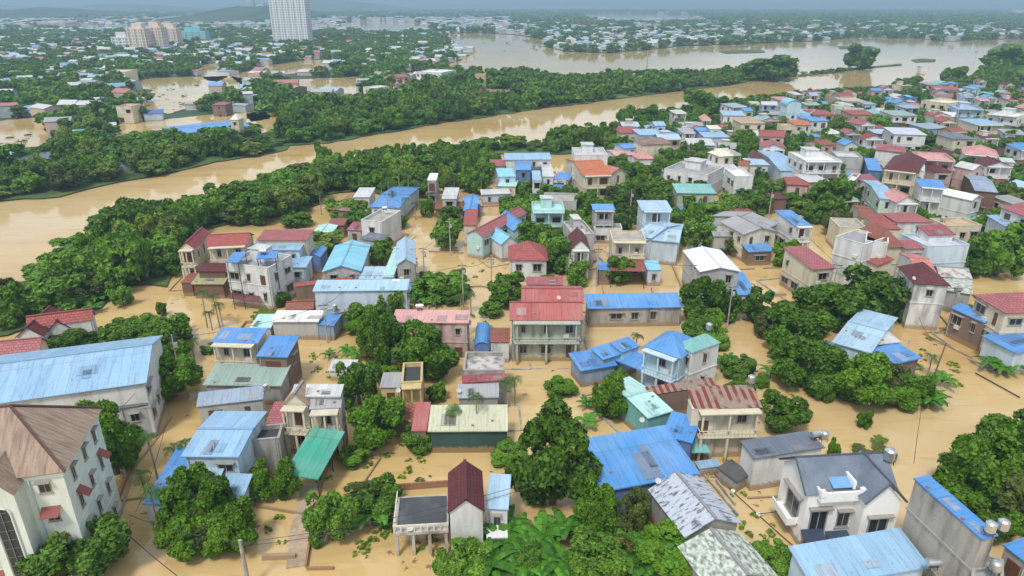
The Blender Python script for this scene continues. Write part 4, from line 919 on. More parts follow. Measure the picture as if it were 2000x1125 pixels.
# the rest, and the far woods, as scattered stuff
def scatter(name, pts, protos, label):
    me = bpy.data.meshes.new(name); n = len(pts); A = np.array([p[:6] for p in pts], float)   # x y z r h rot
    me.vertices.add(n); me.vertices.foreach_set('co', A[:, :3].ravel())
    a = me.attributes.new('scl', 'FLOAT_VECTOR', 'POINT'); a.data.foreach_set('vector', np.stack([A[:, 3], A[:, 3], A[:, 4]], 1).ravel())
    a = me.attributes.new('rot', 'FLOAT_VECTOR', 'POINT'); a.data.foreach_set('vector', np.stack([A[:, 5]*0, A[:, 5]*0, A[:, 5]], 1).ravel())
    a = me.attributes.new('idx', 'INT', 'POINT'); a.data.foreach_set('value', np.random.RandomState(3).randint(0, len(protos), n).astype(np.int32))
    o = link(bpy.data.objects.new(name, me)); g = bpy.data.node_groups.new(name, 'GeometryNodeTree')
    g.interface.new_socket(name='Geometry', in_out='INPUT', socket_type='NodeSocketGeometry'); g.interface.new_socket(name='Geometry', in_out='OUTPUT', socket_type='NodeSocketGeometry')
    N = g.nodes; L = g.links; gi = N.new('NodeGroupInput'); go = N.new('NodeGroupOutput'); ip = N.new('GeometryNodeInstanceOnPoints'); jn = N.new('GeometryNodeJoinGeometry')
    for pm in reversed(protos):
        oi = N.new('GeometryNodeObjectInfo'); oi.inputs['Object'].default_value = pm; oi.inputs['As Instance'].default_value = True; L.new(oi.outputs['Geometry'], jn.inputs[0])
    def na(nm, ty):
        a = N.new('GeometryNodeInputNamedAttribute'); a.data_type = ty; a.inputs['Name'].default_value = nm; return a.outputs[0]
    L.new(gi.outputs[0], ip.inputs['Points']); L.new(jn.outputs[0], ip.inputs['Instance']); ip.inputs['Pick Instance'].default_value = True
    L.new(na('idx', 'INT'), ip.inputs['Instance Index']); L.new(na('rot', 'FLOAT_VECTOR'), ip.inputs['Rotation']); L.new(na('scl', 'FLOAT_VECTOR'), ip.inputs['Scale'])
    L.new(ip.outputs[0], go.inputs[0]); md = o.modifiers.new('scatter', 'NODES'); md.node_group = g
    tag(o, label, None, None, 'stuff'); return o
# unscaled low-detail crowns the scatter copies: five lone crowns of real trees far off
def lone(px, py, mesh_key, s):
    p = P(px, py, .3); root = empty('tree', p); tag(root, 'dark green tree standing at the %s' % s, 'tree')
    c = bpy.data.objects.new('crown', PRO[mesh_key]); link(c, root); c.location.z = -.05; c.scale = (1, 1, 1); return c, root
FARP = []
for k, (px, py) in enumerate([(1010,160),(860,200),(760,215),(640,228),(300,310)]):
    c, root = lone(px, py, ('far', k), ('east end of the far bank', 'far bank opposite the palm grove', 'far bank behind the hamlet', 'far bank left of the blue hut', 'far bank near teal roof')[k]); FARP.append(c); root.scale = (4.5, 4.5, 7); 
    t = bpy.data.objects.new('trunk', TRUNKS[0]); link(t, root)
MIDP = []
for k in range(5):
    px, py = [(520,405),(440,420),(250,470),(640,362),(760,345)][k]; p = P(px, py, .3); root = empty('tree', p); root.scale = (4.4, 4.4, 8); tag(root, 'tall dark green tree on the near bank %s' % ('upstream of the bend', 'where bare branches stick out', 'at the low river corner', 'above the white hidden house', 'above the palm grove')[k], 'tree')
    c = bpy.data.objects.new('crown', PRO['mid', k]); link(c, root); MIDP.append(c); t = bpy.data.objects.new('trunk', TRUNKS[1]); link(t, root)
rd = random.Random(77)
rest = [(x, y, z, r*1.1, h, rd.uniform(0, 6.28)) for x, y, r, h, wh, z in STANDS[NREAL:]]
scatter('woodland', [p for p in rest if math.hypot(p[0], p[1]) < 330], MIDP, 'dense green woods massed along both river banks')
scatter('woodland', [p for p in rest if math.hypot(p[0], p[1]) >= 330], FARP, 'hazier green tree belt along the river farther off')
# ------------------------------------------------------------------ far shore: woods and settlements
lakepx = [q for q in LAKES]; farpoly = [(-400,330)]+[(x, y) for x, y in reversed(far_edge)][1:]+[(930,64),(1000,68),(1075,78),(1060,90),(1100,100),(1180,104),(1260,98),(1330,90),(1400,88),(1500,84),(1600,80),(1690,72),(1800,76),(1850,82),(1900,78),(2000,76),(2400,74),(2400,12),(-400,12)]
FH = []; FT = []
def dens(px, py):
    """share of buildings seen in the photograph at this place"""
    if px < 1000 and py < 66: return .9
    if px < 560 and py < 130: return .5
    if 600 < px < 900 and py < 135: return .30
    if px > 1000 and 58 < py < 102: return .8
    if px > 1000: return .2
    return .17
rd = random.Random(9)
y = 200.0
while y < 5600:
    step = 9.5*max(1, (y/700)**1.05); half = y*.82+60; x = -half
    while x < half:
        px_, py_ = x+rd.uniform(-.5, .5)*step, y+rd.uniform(-.5, .5)*step; q = proj(px_, py_, .3)
        if inside(q[0], q[1], farpoly) and not any(inside(q[0], q[1], l) for l in lakepx) and not blocked(px_, py_, 3):
            if inside(q[0], q[1]+1.6, farpoly) and rd.random() < dens(*q)*(1 if y < 2500 else .5): FH.append((px_, py_, max(7, step*rd.uniform(.45, .8)) if y > 900 else rd.uniform(7, 12), q))
            elif rd.random() < .9 and not over_water(px_, py_, min(14, 4.5+step*.28)*.8): FT.append((px_, py_, .2, step*rd.uniform(.42, .68), min(14, 4.5+step*.28)*rd.uniform(.75, 1.25), rd.uniform(0, 6.28)))
        x += step
    y += step*.9
scatter('distant_woodland', FT, FARP, 'hazy blue-green woods spread over the far plain')
FR = [(.36,.15,.13)]*2+[(.30,.42,.56)]*2+[(.48,.50,.52)]*5+[(.30,.31,.33)]*3+[(.16,.30,.50), (.3,.38,.35)]; FW = [(.5,.5,.48),(.46,.42,.35),(.42,.44,.46),(.46,.36,.32),(.36,.42,.46)]
FRM = {c: plain(c, .6, 'distant_roof') for c in FR}; FWM = {c: plain(c, .8, 'distant_wall') for c in FW}
def farhouse(x, y, s, rd, mb=None, mi=(0, 1)):
    h = rd.choice((3, 3.5, 5.5, 6.5)) if y < 1500 else rd.choice((5, 8, 11)); w_, d_ = s, s*rd.uniform(.6, .9); k = rd.uniform(.5, 2)
    T = Matrix.Translation((x, y, 0)) @ Matrix.Rotation(rd.uniform(-.6, .6), 4, 'Z')
    def tp(*p): return T @ Vector(p)
    wl = mb or MB(); rf = mb or MB()
    a, b_ = w_/2, d_/2
    for p, q in (((-a,-b_),(a,-b_)),((a,-b_),(a,b_)),((a,b_),(-a,b_)),((-a,b_),(-a,-b_))): wl.poly([tp(*p,-.5), tp(*q,-.5), tp(*q,h), tp(*p,h)], mi[0])
    wl.poly([tp(a,-b_,h), tp(a,b_,h), tp(a,0,h+k)], mi[0]); wl.poly([tp(-a,b_,h), tp(-a,-b_,h), tp(-a,0,h+k)], mi[0])
    e = .3; rf.poly([tp(-a-e,-b_-e,h), tp(a+e,-b_-e,h), tp(a+e,0,h+k+.05), tp(-a-e,0,h+k+.05)], mi[1]); rf.poly([tp(a+e,b_+e,h), tp(-a-e,b_+e,h), tp(-a-e,0,h+k+.05), tp(a+e,0,h+k+.05)], mi[1])
    return wl, rf
FH.sort(key=lambda t: t[1]); cn = dict(zip(dict.fromkeys(FR), ('red', 'pale blue', 'pale grey', 'grey', 'blue', 'grey-green')))
rd = random.Random(15)
for k, (x, y, s, q) in enumerate(FH[:36]):
    c = rd.choice(FR); wc = rd.choice(FW); wl, rf = farhouse(0, 0, s, rd); root = empty('house', (x, y, .2))
    wh = 'at the far left' if q[0] < 500 else 'beyond the far bank' if q[0] < 1000 else 'on the far shore of the wide river'
    tag(root, 'tiny %s-roofed house among trees %s' % (cn[c], wh), 'house', 'tiny %s-roofed houses %s' % (cn[c], wh))
    wl.build('wall', FWM[wc], root); rf.build('roof', FRM[c], root)
    if y < 700:
        for j in range(2): add_window(root, (-.25+.5*j)*s*.8, 2.2, 1.2, 1.3, s*.45, 0, False) if False else None
mb = MB(); mats = [FWM[c] for c in FW]+[FRM[c] for c in dict.fromkeys(FR)]
for x, y, s, q in FH[36:]: farhouse(x, y, s, rd, mb, (rd.randrange(5), 5+rd.choice((0, 1, 1, 2, 2, 2, 3, 4, 5))))
if mb.f: tag(mb.build('distant_town', mats), 'haze-faded roofs and walls of the distant town', None, None, 'stuff')

# far-bank buildings the photograph shows singly
FARROWS = '''
house;731 141 757 141 756 128;7;f 0 =white white;F;white two-storey house on the far bank
house;765 152 800 150 798 130;8;gu 1.2 #rose pink;F;rose-roofed house on the far bank
house;766 168 794 168 792 152;9;h 1.2 #crimson white;F;white villa with crimson roof on far bank
house;812 140 862 142 860 120;8;f 0 =white white;F;wide white house on the far bank
house;928 146 948 146 947 128;11;f 0 =tan tan;F;tan tower house on the far bank
house;852 160 900 160 898 141;6;gu .8 aqua light;F;long blue-green roofed house on far bank
house;888 170 920 172 918 156;7;h 1.2 #rose tan;F;rose hip-roofed house at far bank end
house;709 170 732 172 732 156;8;f 0 =white white;F;tall white house with small blue awning, far bank
house;537 172 568 174 566 158;6;gu 1 #pink brick;F;pinkish house beside the pale lake
shed;618 202 640 204 638 192;4;gu .6 blue deep;;bright blue hut among far bank trees
house;226 208 256 208 254 194;8;f 0 =pink cream;F;three-storey pinkish house at upper left
shed;278 222 318 220 316 209;4;s .4 deep light;;royal blue roof at upper left
shed;122 266 196 258 186 246;3.6;gu .8 teal sage;;long teal roof in trees at upper left
house;412 205 440 205 438 192;6;h 1 #rose brick;F;brick-pink house by the brown lake
hall;345 262 492 246 484 236;3.6;gu .6 blue cream;;long low pagoda hall with blue tiled roof
tower;448 234 466 234 466 226;9;h 2 cream cream;F;small cream bell tower beside the long hall
house;205 140 244 140 242 127;8;f 0 =cream cream;F;cream block above the brown pond
house;140 140 175 140 174 128;8;f 0 =white lgrey;F;white block at upper left
shed;-20 320 60 304 50 288;4.4;gu 1 light pale;;long pale blue roof at left edge by the river
shed;50 318 118 306 110 284;5;gu 1 slate lgrey;;slate grey hipped roof at left edge
shed;226 316 256 312 252 298;4;gu .6 teal aqua;;teal roof behind the far bank trees
shed;0 212 60 214 58 200;4;s .4 light light;;light blue roof at the far left
shed;186 196 206 196 206 186;4;s .4 pale white;;pale roof left of the pinkish three-storey house
shed;450 190 490 190 486 178;4;gu .5 lgrey lgrey;;grey-white roof near the pale lake
'''
ROWS = FARROWS; parse_rows()

# ------------------------------------------------------------------ towers of the distant city
def tower(name, px0, px1, py, hgt_, depth, col, label, floors, cols, top=True):
    a = P(px0, py, .2); b = P(px1, py, .2); W = (b-a).length; c = (a+b)/2; root = empty(name, c, math.atan2(b.y-a.y, b.x-a.x)); tag(root, label, 'building')
    m = MB(); m.box(-W/2, W/2, 0, depth, 0, hgt_); m.build('wall', wallmat(col, .15), root)
    p = MB(); fh = hgt_/floors; cw = W/cols
    for i in range(cols):
        for j in range(1, floors):
            x = -W/2+cw*(i+.5); z = fh*j+.2; p.box(x-cw*.28, x+cw*.28, -.12, -.01, z, z+fh*.55)
    n2 = max(2, int(depth/4))
    for i in range(n2):
        for j in range(1, floors):
            y_ = depth*(i+.5)/n2; z = fh*j+.2
            for s in (-1, 1): p.box(*( sorted((s*(W/2+.01), s*(W/2+.12)))), y_-1, y_+1, z, z+fh*.55)
    tag(p.build('windows', plain((.27,.30,.33), .3, 'tower_glass'), root), None, None, None, 'stuff')
    s = MB()
    for i in range(cols+1):
        if i % 2 == 0: x = -W/2+cw*i; s.box(x-.5, x+.5, -1.0, -.13, 0, hgt_+.5)
    s.build('pilasters', wallmat(mul(col, 1.05), .1), root)
    if top:
        s = MB(); s.box(-W*.3, W*.3, depth*.2, depth*.8, hgt_, hgt_+5); s.build('roof_plant', wallmat(mul(col, .9), .2), root)
tower('apartment_tower', 537, 603, 92, 96, 24, (.72, .74, .77), 'very tall white apartment tower cut by the top edge', 34, 12)
tower('apartment_block', 258, 290, 106, 26, 14, (.72, .60, .50), 'cream-pink apartment slab, leftmost of the group', 9, 5)
tower('apartment_block', 292, 322, 104, 27, 14, (.74, .58, .46), 'peach apartment slab in the middle of the group', 9, 5)
tower('apartment_block', 320, 350, 98, 24, 14, (.72, .60, .50), 'cream apartment slab beside the teal block', 8, 5)
tower('apartment_block', 224, 256, 102, 16, 12, (.70, .70, .70), 'low white apartment block left of the cream slabs', 5, 5)
tower('apartment_block', 352, 404, 88, 17, 14, (.20, .52, .60), 'turquoise apartment block right of the cream slabs', 6, 8)
tower('apartment_tower', 482, 498, 40, 60, 24, (.45, .50, .56), 'faint grey tower in the haze left of the tall tower', 16, 5)
tower('apartment_tower', 503, 520, 42, 46, 24, (.45, .50, .56), 'second faint tower next to the tall white tower', 14, 5)
tower('factory_hall', 412, 470, 51, 8, 40, (.74, .70, .60), 'long pale stadium-like hall in the hazy town', 2, 8, False)
tower('factory_hall', 80, 130, 60, 16, 50, (.62, .42, .42), 'pink industrial block in haze at upper left', 3, 6, False)
tower('factory_hall', 1982, 2010, 32, 26, 30, (.76, .76, .76), 'white block at the right edge near horizon', 4, 5, False)

# ------------------------------------------------------------------ government building, lower left
def office():
    z = 12.5; cen, rz, W, D = rect((-230, 968), (127, 922), (185, 799), z, 'h', 0)
    root = empty('office_building', cen, rz); tag(root, 'four-storey mint white office building with brown hipped roof, red window awnings', 'building'); hx, hy = W/2, D/2
    LAND.append((cen.x+hx*.6, cen.y, 'mint office building with brown hipped roof', 8)); FOOT.append((cen.x, cen.y, rz, hx, hy, z))
    mat = wallmat((.66, .72, .65), .35)
    m = MB(); g = .45
    for p, q in (((-hx+g,-hy+g),(hx-g,-hy+g)),((hx-g,-hy+g),(hx-g,hy-g)),((hx-g,hy-g),(-hx+g,hy-g)),((-hx+g,hy-g),(-hx+g,-hy+g))): m.poly([(*p,-1),(*q,-1),(*q,z-.1),(*p,z-.1)])
    m.build('wall', mat, root)
    r = MB(); e = hy; rs = 4.2; bt = roofmat('btile')
    for q in ([(-hx,-hy,z),(hx,-hy,z),(hx-e,0,z+rs),(-hx+e,0,z+rs)],[(hx,hy,z),(-hx,hy,z),(-hx+e,0,z+rs),(hx-e,0,z+rs)],[(-hx,hy,z),(-hx,-hy,z),(-hx+e,0,z+rs)],[(hx,-hy,z),(hx,hy,z),(hx-e,0,z+rs)]): r.slab(q, .15)
    ro = r.build('roof', bt, root)
    c = MB()
    for p, q in (((hx,-hy,z+.08),(hx-e,0,z+rs+.08)),((hx,hy,z+.08),(hx-e,0,z+rs+.08)),((hx-e,0,z+rs+.08),(-hx+e,0,z+rs+.08)),((-hx,-hy,z+.08),(-hx+e,0,z+rs+.08))): c.tube([p, q], [.13, .13], 5)
    c.build('ridge_tiles', plain((.10,.05,.04), .8), ro)
    c = MB(); c.box(-hx+g-.15, hx-g+.15, -hy+g-.18, hy-g+.15, z-.55, z-.2); c.build('cornice', wallmat((.66,.74,.72), .4), root)
    # stair tower with a tall arched window, gabled roof
    bx = hx-5.0; bw = 1.35
    b = MB(); b.box(bx-bw, bx+bw, -hy-1.3, -hy+g-.01, -1, z-.6); b.build('stair_tower', mat, root)
    b = MB(); b.slab([(bx-bw-.3,-hy+2.5,z-.5),(bx-bw-.3,-hy-1.7,z-.5),(bx,-hy-1.7,z+1.7),(bx,-hy+2.5,z+1.7)], .12); b.slab([(bx+bw+.3,-hy-1.7,z-.5),(bx+bw+.3,-hy+2.5,z-.5),(bx,-hy+2.5,z+1.7),(bx,-hy-1.7,z+1.7)], .12)
    b.build('gable_roof', bt, root)
    b = MB(); b.poly([(bx-bw,-hy-1.3,z-.6),(bx+bw,-hy-1.3,z-.6),(bx,-hy-1.3,z+1.45)]); b.build('gable', mat, root)
    b = MB(); y0 = -hy-1.36; r0 = .58; pts = [(bx-r0, y0, .6), (bx+r0, y0, .6)]+[(bx+r0*math.cos(t*math.pi/10), y0, z-2.6+r0*math.sin(t*math.pi/10)) for t in range(11)]
    b.poly(pts); wn_ = b.build('arched_window', GLASS, root)
    b = MB()
    for k in range(1, 11): b.box(bx-r0, bx+r0, y0-.05, y0-.003, .6+k*.95, .635+k*.95)
    b.box(bx-.04, bx+.04, y0-.08, y0-.051, .6, z-1.9)
    ap = [(bx+(r0+.12)*math.cos(t*math.pi/10), y0-.02, z-2.6+(r0+.12)*math.sin(t*math.pi/10)) for t in range(11)]
    b.build('window_bars', plain((.13,.15,.15), .5), wn_); b = MB(); b.tube([(bx+r0+.12, y0-.02, .5)]+ap+[(bx-r0-.12, y0-.02, .5)], [.09]*13, 5); b.build('window_surround', wallmat((.60,.66,.62), .3), wn_)
    red = plain((.24, .06, .05), .7, 'red_awning')
    def win(x, zc, y_, az, aw=True, wd=1.0, ht=1.15):
        o = add_window(root, x, zc, wd, ht, y_, az, True)
        if aw:
            a = MB(); a.slab([(-.75,-.95,-.02),(.75,-.95,-.02),(.75,.02,.5),(-.75,.02,.5)], .05); a.build('awning', red, o).location = (0, 0, .42)
    for x in (hx-2.1,): 
        for k in range(4): win(x, 1.6+k*3.1, hy-g, 0, k < 3)
    for x in (bx-3.0, bx-5.6, bx-8.2, bx-10.8):
        for k in range(4): win(x, 1.6+k*3.1, hy-g, 0, k < 3)
    for x in (-D*.28, 0, D*.27):
        for k in range(4): win(x, 1.6+k*3.1, hx-g, math.pi/2, (k+int(x)) % 4 == 0, .7, 1.5)
    for k in (1, 2, 3):
        b = MB(); b.box(hx-g-.001, hx-g+.06, -hy+g, hy-g, k*3.1-.05, k*3.1+.1); b.box(-hx+g, bx-bw-.01, -hy+g-.07, -hy+g+.001, k*3.1-.05, k*3.1+.1); b.build('floor_band', wallmat((.56,.66,.62), .4), root)
    b = MB(); b.tube([(bx+bw+.5,-hy+g-.12,-.5),(bx+bw+.5,-hy+g-.12,z-.6)], [.09,.09], 6); b.build('drain_pipe', plain((.45,.62,.66), .5), root)
office()

# ------------------------------------------------------------------ white villa with slate cross-gable roof, lower right
def villa():
    z = 6.6; cen, rz, W, D = rect((1578, 968), (1752, 958), (1712, 886), z, 'x', 0); root = empty('villa', cen, rz); hx, hy = W/2, D/2
    tag(root, 'white villa with dark slate cross-gabled roof and glazed roof terrace', 'villa'); LAND.append((cen.x, cen.y, 'white villa with slate cross-gabled roof', 7)); FOOT.append((cen.x, cen.y, rz, hx, hy, z))
    wm = wallmat((.80,.80,.78), .22); sl_ = mottled((.115,.15,.20), (.17,.21,.26), .5, .4, .7, nm='slate_roof'); r1 = 2.3
    m = MB(); g = .25; 
    m.poly([(-hx+g,-hy+g,-1),(hx-g,-hy+g,-1),(hx-g,-hy+g,z-.1),(-hx+g,-hy+g,z-.1)])
    for s in (1, -1):
        X = s*(hx-g); q = [(X,-hy+g,-1),(X,hy-g,-1),(X,hy-g,z-.1),(X,0,z+r1-.2),(X,-hy+g,z-.1)]; m.poly(q if s > 0 else q[::-1])
    m.poly([(hx-g,hy-g,-1),(-hx+g,hy-g,-1),(-hx+g,hy-g,z-.1),(hx-g,hy-g,z-.1)])
    # cross wing coming forward at the right
    cx, cw = hx*.52, hx*.40; fy = -hy-1.3
    m.poly([(cx-cw,fy,-1),(cx+cw,fy,-1),(cx+cw,fy,z-.12),(cx,fy,z+r1-.25),(cx-cw,fy,z-.12)]); m.poly([(cx+cw,fy,-1),(cx+cw,-hy+g-.01,-1),(cx+cw,-hy+g-.01,z-.12),(cx+cw,fy,z-.12)]); m.poly([(cx-cw,-hy+g-.01,-1),(cx-cw,fy,-1),(cx-cw,fy,z-.12),(cx-cw,-hy+g-.01,z-.12)])
    m.build('wall', wm, root)
    r = MB(); r.slab([(-hx-.2,-hy,z),(hx+.2,-hy,z),(hx+.2,0,z+r1),(-hx-.2,0,z+r1)], .14); r.slab([(hx+.2,hy,z),(-hx-.2,hy,z),(-hx-.2,0,z+r1),(hx+.2,0,z+r1)], .14)
    r.slab([(cx-cw-.3,.6,z+.03),(cx-cw-.3,fy-.4,z+.03),(cx,fy-.4,z+r1+.03),(cx,.6,z+r1+.03)], .14); r.slab([(cx+cw+.3,fy-.4,z+.03),(cx+cw+.3,.6,z+.03),(cx,.6,z+r1+.03),(cx,fy-.4,z+r1+.03)], .14)
    ro = r.build('roof', sl_, root)
    b = MB(); b.tube([(cx,fy-.4,z+r1+.08),(cx,.2,z+r1+.08)], [.1,.1], 5); b.tube([(-hx-.2,0,z+r1+.08),(hx+.2,0,z+r1+.08)], [.1,.1], 5)
    for s in (-1, 1): b.tube([(cx+s*(cw+.3),fy-.42,z+.05),(cx,fy-.42,z+r1+.08)], [.09,.09], 5)
    for s in (-1, 1): b.tube([(-hx-.22,s*hy,z+.02),(-hx-.22,0,z+r1+.08)], [.09,.09], 5)
    b.build('ridge_tiles', plain((.07,.08,.10), .7), ro)
    # roof terrace with glass skylight
    tx = -hx*.28; b = MB(); b.box(tx-2.1, tx+2.1, -hy-.45, -hy+2.3, z-.6, z+.15); t = b.build('roof_terrace', wm, root)
    b = MB(); b.box(tx-1.85, tx+1.85, -hy-.2, -hy+2.05, z+.151, z+.16); b.build('terrace_floor', plain((.05,.07,.10), .5), t)
    b = MB(); 
    for a in ((tx-2.1,tx+2.1,-hy-.45,-hy-.25),(tx-2.1,tx-1.9,-hy-.25,-hy+2.3),(tx+1.9,tx+2.1,-hy-.25,-hy+2.3)): b.box(*a, z+.152, z+.5)
    for x in (tx-2, tx+2): b.box(x-.22, x+.22, -hy-.57, -hy-.13, z+.15, z+.8)
    b.build('parapet', wm, t)
    b = MB(); b.slab([(tx-.7,-hy+.1,z+.6),(tx+1.2,-hy+.1,z+.6),(tx+1.2,-hy+1.8,z+1.2),(tx-.7,-hy+1.8,z+1.2)], .06); b.build('skylight', plain((.15,.33,.58), .15, 'skylight_glass'), t)
    b = MB(); b.box(tx+1.2, tx+1.45, -hy, -hy+2.0, z+.4, z+1.3); b.build('skylight_frame', WHITE, t)
    for x, zz, wd, ht in ((-hx*.05, 3.3, 1.3, 2.0), (-hx*.62, 3.0, 1.8, 3.2), (-hx*.05, .6, 1.2, 1.2)): add_window(root, x, zz, wd, ht, hy-g, 0, True)
    add_window(root, cx, 3.6, 2.0, 2.2, -fy, 0, True); add_window(root, cx, .8, 1.6, 1.2, -fy, 0, True)
    add_window(root, 0, 3.4, 1.4, 2.0, hx-g, math.pi/2, True); add_window(root, .3, 3.6, 2.6, 2.8, hx-g, -math.pi/2, True)
    b = MB(); b.box(cx-cw*.9, cx+cw*.9, fy-1.5, fy-.01, 1.75, 1.95); bo = b.build('balcony', wm, root)
    b = MB(); b.box(cx-cw*.9, cx+cw*.9, fy-1.5, fy-1.38, 1.95, 2.85); b.box(cx-cw*.9, cx-cw*.9+.12, fy-1.38, fy-.01, 1.95, 2.85); b.box(cx+cw*.9-.12, cx+cw*.9, fy-1.38, fy-.01, 1.95, 2.85); b.build('railing', wm, bo)
    b = MB(); b.box(-hx-.9, -hx+g-.01, -1.7, 1.7, 2.0, 2.15); bo = b.build('balcony', wm, root)
    b = MB(); b.box(-hx-.9, -hx-.8, -1.7, 1.7, 2.15, 2.85); b.box(-hx-.8, -hx+g-.01, -1.7, -1.6, 2.15, 2.85); b.build('railing', wm, bo)
    b = MB(); b.slab([(-hx*.98,-hy-2.1,1.6),(-hx*.5,-hy-2.1,1.6),(-hx*.5,-hy+.2,2.3),(-hx*.98,-hy+.2,2.3)], .1); b.build('porch_roof', plain((.04,.05,.10), .4), root)
    b = MB(); b.slab([(-hx*.4,-hy-1.6,1.3),(cx-cw-.1,-hy-1.6,1.3),(cx-cw-.1,-hy+.2,1.9),(-hx*.4,-hy+.2,1.9)], .1); b.build('porch_roof', plain((.04,.06,.10), .4), root)
villa()

# ------------------------------------------------------------------ black flat terrace on stilts beside the white maroon-roofed house
cen, rz, W, D = rect((768, 1042), (876, 1036), (868, 966), 3.0, 'x', 0)
root = empty('roof_terrace', cen, rz); tag(root, 'black-floored flat roof terrace on concrete posts with white rail', 'terrace'); hx, hy = W/2, D/2; LAND.append((cen.x, cen.y, 'black-floored roof terrace', 4)); FOOT.append((cen.x, cen.y, rz, hx, hy, 3))
m = MB(); m.box(-hx, hx, -hy, hy, 2.7, 3.0); m.build('slab', CONC, root)
m = MB(); m.box(-hx+.3, hx-.2, -hy+.9, hy-.2, 3.0, 3.02); m.build('floor', mottled((.045,.05,.06), (.12,.13,.14), .4, .5, .75, nm='wet_dark_floor', rough=.35), root)
for sx in (-.9, -.3, .3, .9):
    for sy in (-.9, .8): m = MB(); m.box(sx*hx-.15, sx*hx+.15, sy*hy-.15, sy*hy+.15, -1, 2.7); m.build('post', CONC, root)
m = MB(); m.box(-hx, hx, -hy+.02, -hy+.14, 3.75, 3.87)
for k in range(9): x = -hx+.1+(2*hx-.2)*k/8; m.box(x-.07, x+.07, -hy+.02, -hy+.16, 3.0, 3.75)
m.box(-hx, -hx+.12, -hy+.14, hy, 3.75, 3.85); m.build('railing', wallmat((.62,.58,.46), .5), root)

# ------------------------------------------------------------------ palms, bananas
def frond_set(n, L_, droop, wd, seed, up=.5):
    r = random.Random(seed); m = MB()
    for k in range(n):
        a = k*2.399+r.random()*.4; el = up+r.uniform(-.35, .45); dx, dy = math.cos(a), math.sin(a); pts = []; S = 7; p = Vector((0,0,0)); e = el
        for s in range(S+1):
            pts.append(p.copy()); st = L_/S; p = p+Vector((dx*math.cos(e), dy*math.cos(e), math.sin(e)))*st; e -= droop/S*(1+s*.35)
        sd = Vector((-dy, dx, 0))
        for s in range(S):
            w0 = wd*math.sin(math.pi*(.12+.86*s/S))+.02; w1 = wd*math.sin(math.pi*(.12+.86*(s+1)/S))+.02
            for sg in (-1, 1):
                dn = Vector((0, 0, -.45))
                if wd > .32 and L_ < 2.9 or True:
                    for q in range(3):
                        t0, t1 = q/3, (q+.62)/3; a0 = pts[s].lerp(pts[s+1], t0); a1 = pts[s].lerp(pts[s+1], t1); wq = w0+(w1-w0)*t0; tip = a1+(sd*sg+dn)*wq+(pts[s+1]-pts[s])*.5
                        m.poly([a0, a1, tip])
    return m
def banana_mesh(seed, nl=9):
    r = random.Random(seed); m = MB()
    for k in range(nl):
        a = k*2.399+r.random(); dx, dy = math.cos(a), math.sin(a); e = r.uniform(.9, 1.35); p = Vector((0,0,1.1)); sd = Vector((-dy, dx, 0)); S = 6; pts = []; L_ = r.uniform(1.9, 2.8)
        for s in range(S+1):
            pts.append(p.copy()); p = p+Vector((dx*math.cos(e), dy*math.cos(e), math.sin(e)))*L_/S; e -= r.uniform(.22, .42)
        for s in range(S):
            w0 = .36*math.sin(math.pi*(.1+.82*s/S)); w1 = .36*math.sin(math.pi*(.1+.82*(s+1)/S))
            for sg in (-1, 1): m.poly([pts[s], pts[s+1]-(pts[s+1]-pts[s])*r.uniform(0, .15), pts[s+1]+(sd*sg+Vector((0,0,-.3)))*w1, pts[s]+(sd*sg+Vector((0,0,-.3)))*w0])
    return m
PM = [frond_set(13, 1.9, 1.5, .5, k).mesh('crown', PALM) for k in range(3)]
BM = [banana_mesh(k).mesh('leaves', BANANA) for k in range(4)]
st = MB(); st.tube([(0,0,-.3),(.03,0,.7),(0,.03,1.3)], [.14,.12,.08], 7); STEM = st.mesh('stem', PBARK)
def palm(px, yt, yb, adj='slender areca palm', s=.85):
    p = P(px, yb); h = solve_h(p.x, p.y, yt)-.5; root = empty('palm_tree', (p.x, p.y, 0), rd.uniform(0, 6)); tag(root, unique([adj, 'tall '+adj, 'leaning '+adj, 'thin '+adj, 'second '+adj], p.x, p.y), 'palm tree')
    ln = rd.uniform(-.5, .5); t = MB(); t.tube([(0,0,-.5),(ln*.2,0,h*.5),(ln*.6,.1,h)], [.13,.1,.08], 6); t.build('trunk', PBARK, root)
    c = bpy.data.objects.new('crown', PM[rd.randrange(3)]); c.location = (ln*.6, .1, h-.05); c.scale = (s,)*3; link(c, root)
for q in ((405,565,640),(415,604,645),(430,572,640),(436,590,642),(310,846,945),(290,920,985),(372,855,925),(350,872,932),(312,950,1040),(336,952,1040),(562,908,975),(886,795,860),(932,766,860),(1811,690,735),(1781,705,738),(920,568,612),(902,572,612),(916,610,655),(988,738,800),(1006,734,792),
  (380,660,700),(1240,650,690),(1365,500,560),(1350,490,545),(1425,545,582),(1378,540,582),(1655,430,448),(1664,432,450),(782,330,400),(800,336,402),(760,345,400),(818,352,410),(906,330,372),(918,322,366),(930,340,380),(870,350,398),(888,345,392),(940,345,385),(770,372,420),(792,384,430),(812,392,430),(846,372,410),(1216,215,252),(1300,225,262),(1312,220,258),(1325,222,260),(1296,232,268),(650,385,425),(628,372,420),(1020,340,372),(1640,140,168),(1900,100,130),(860,420,452),(748,360,410)): palm(*q)
rdb = random.Random(8)
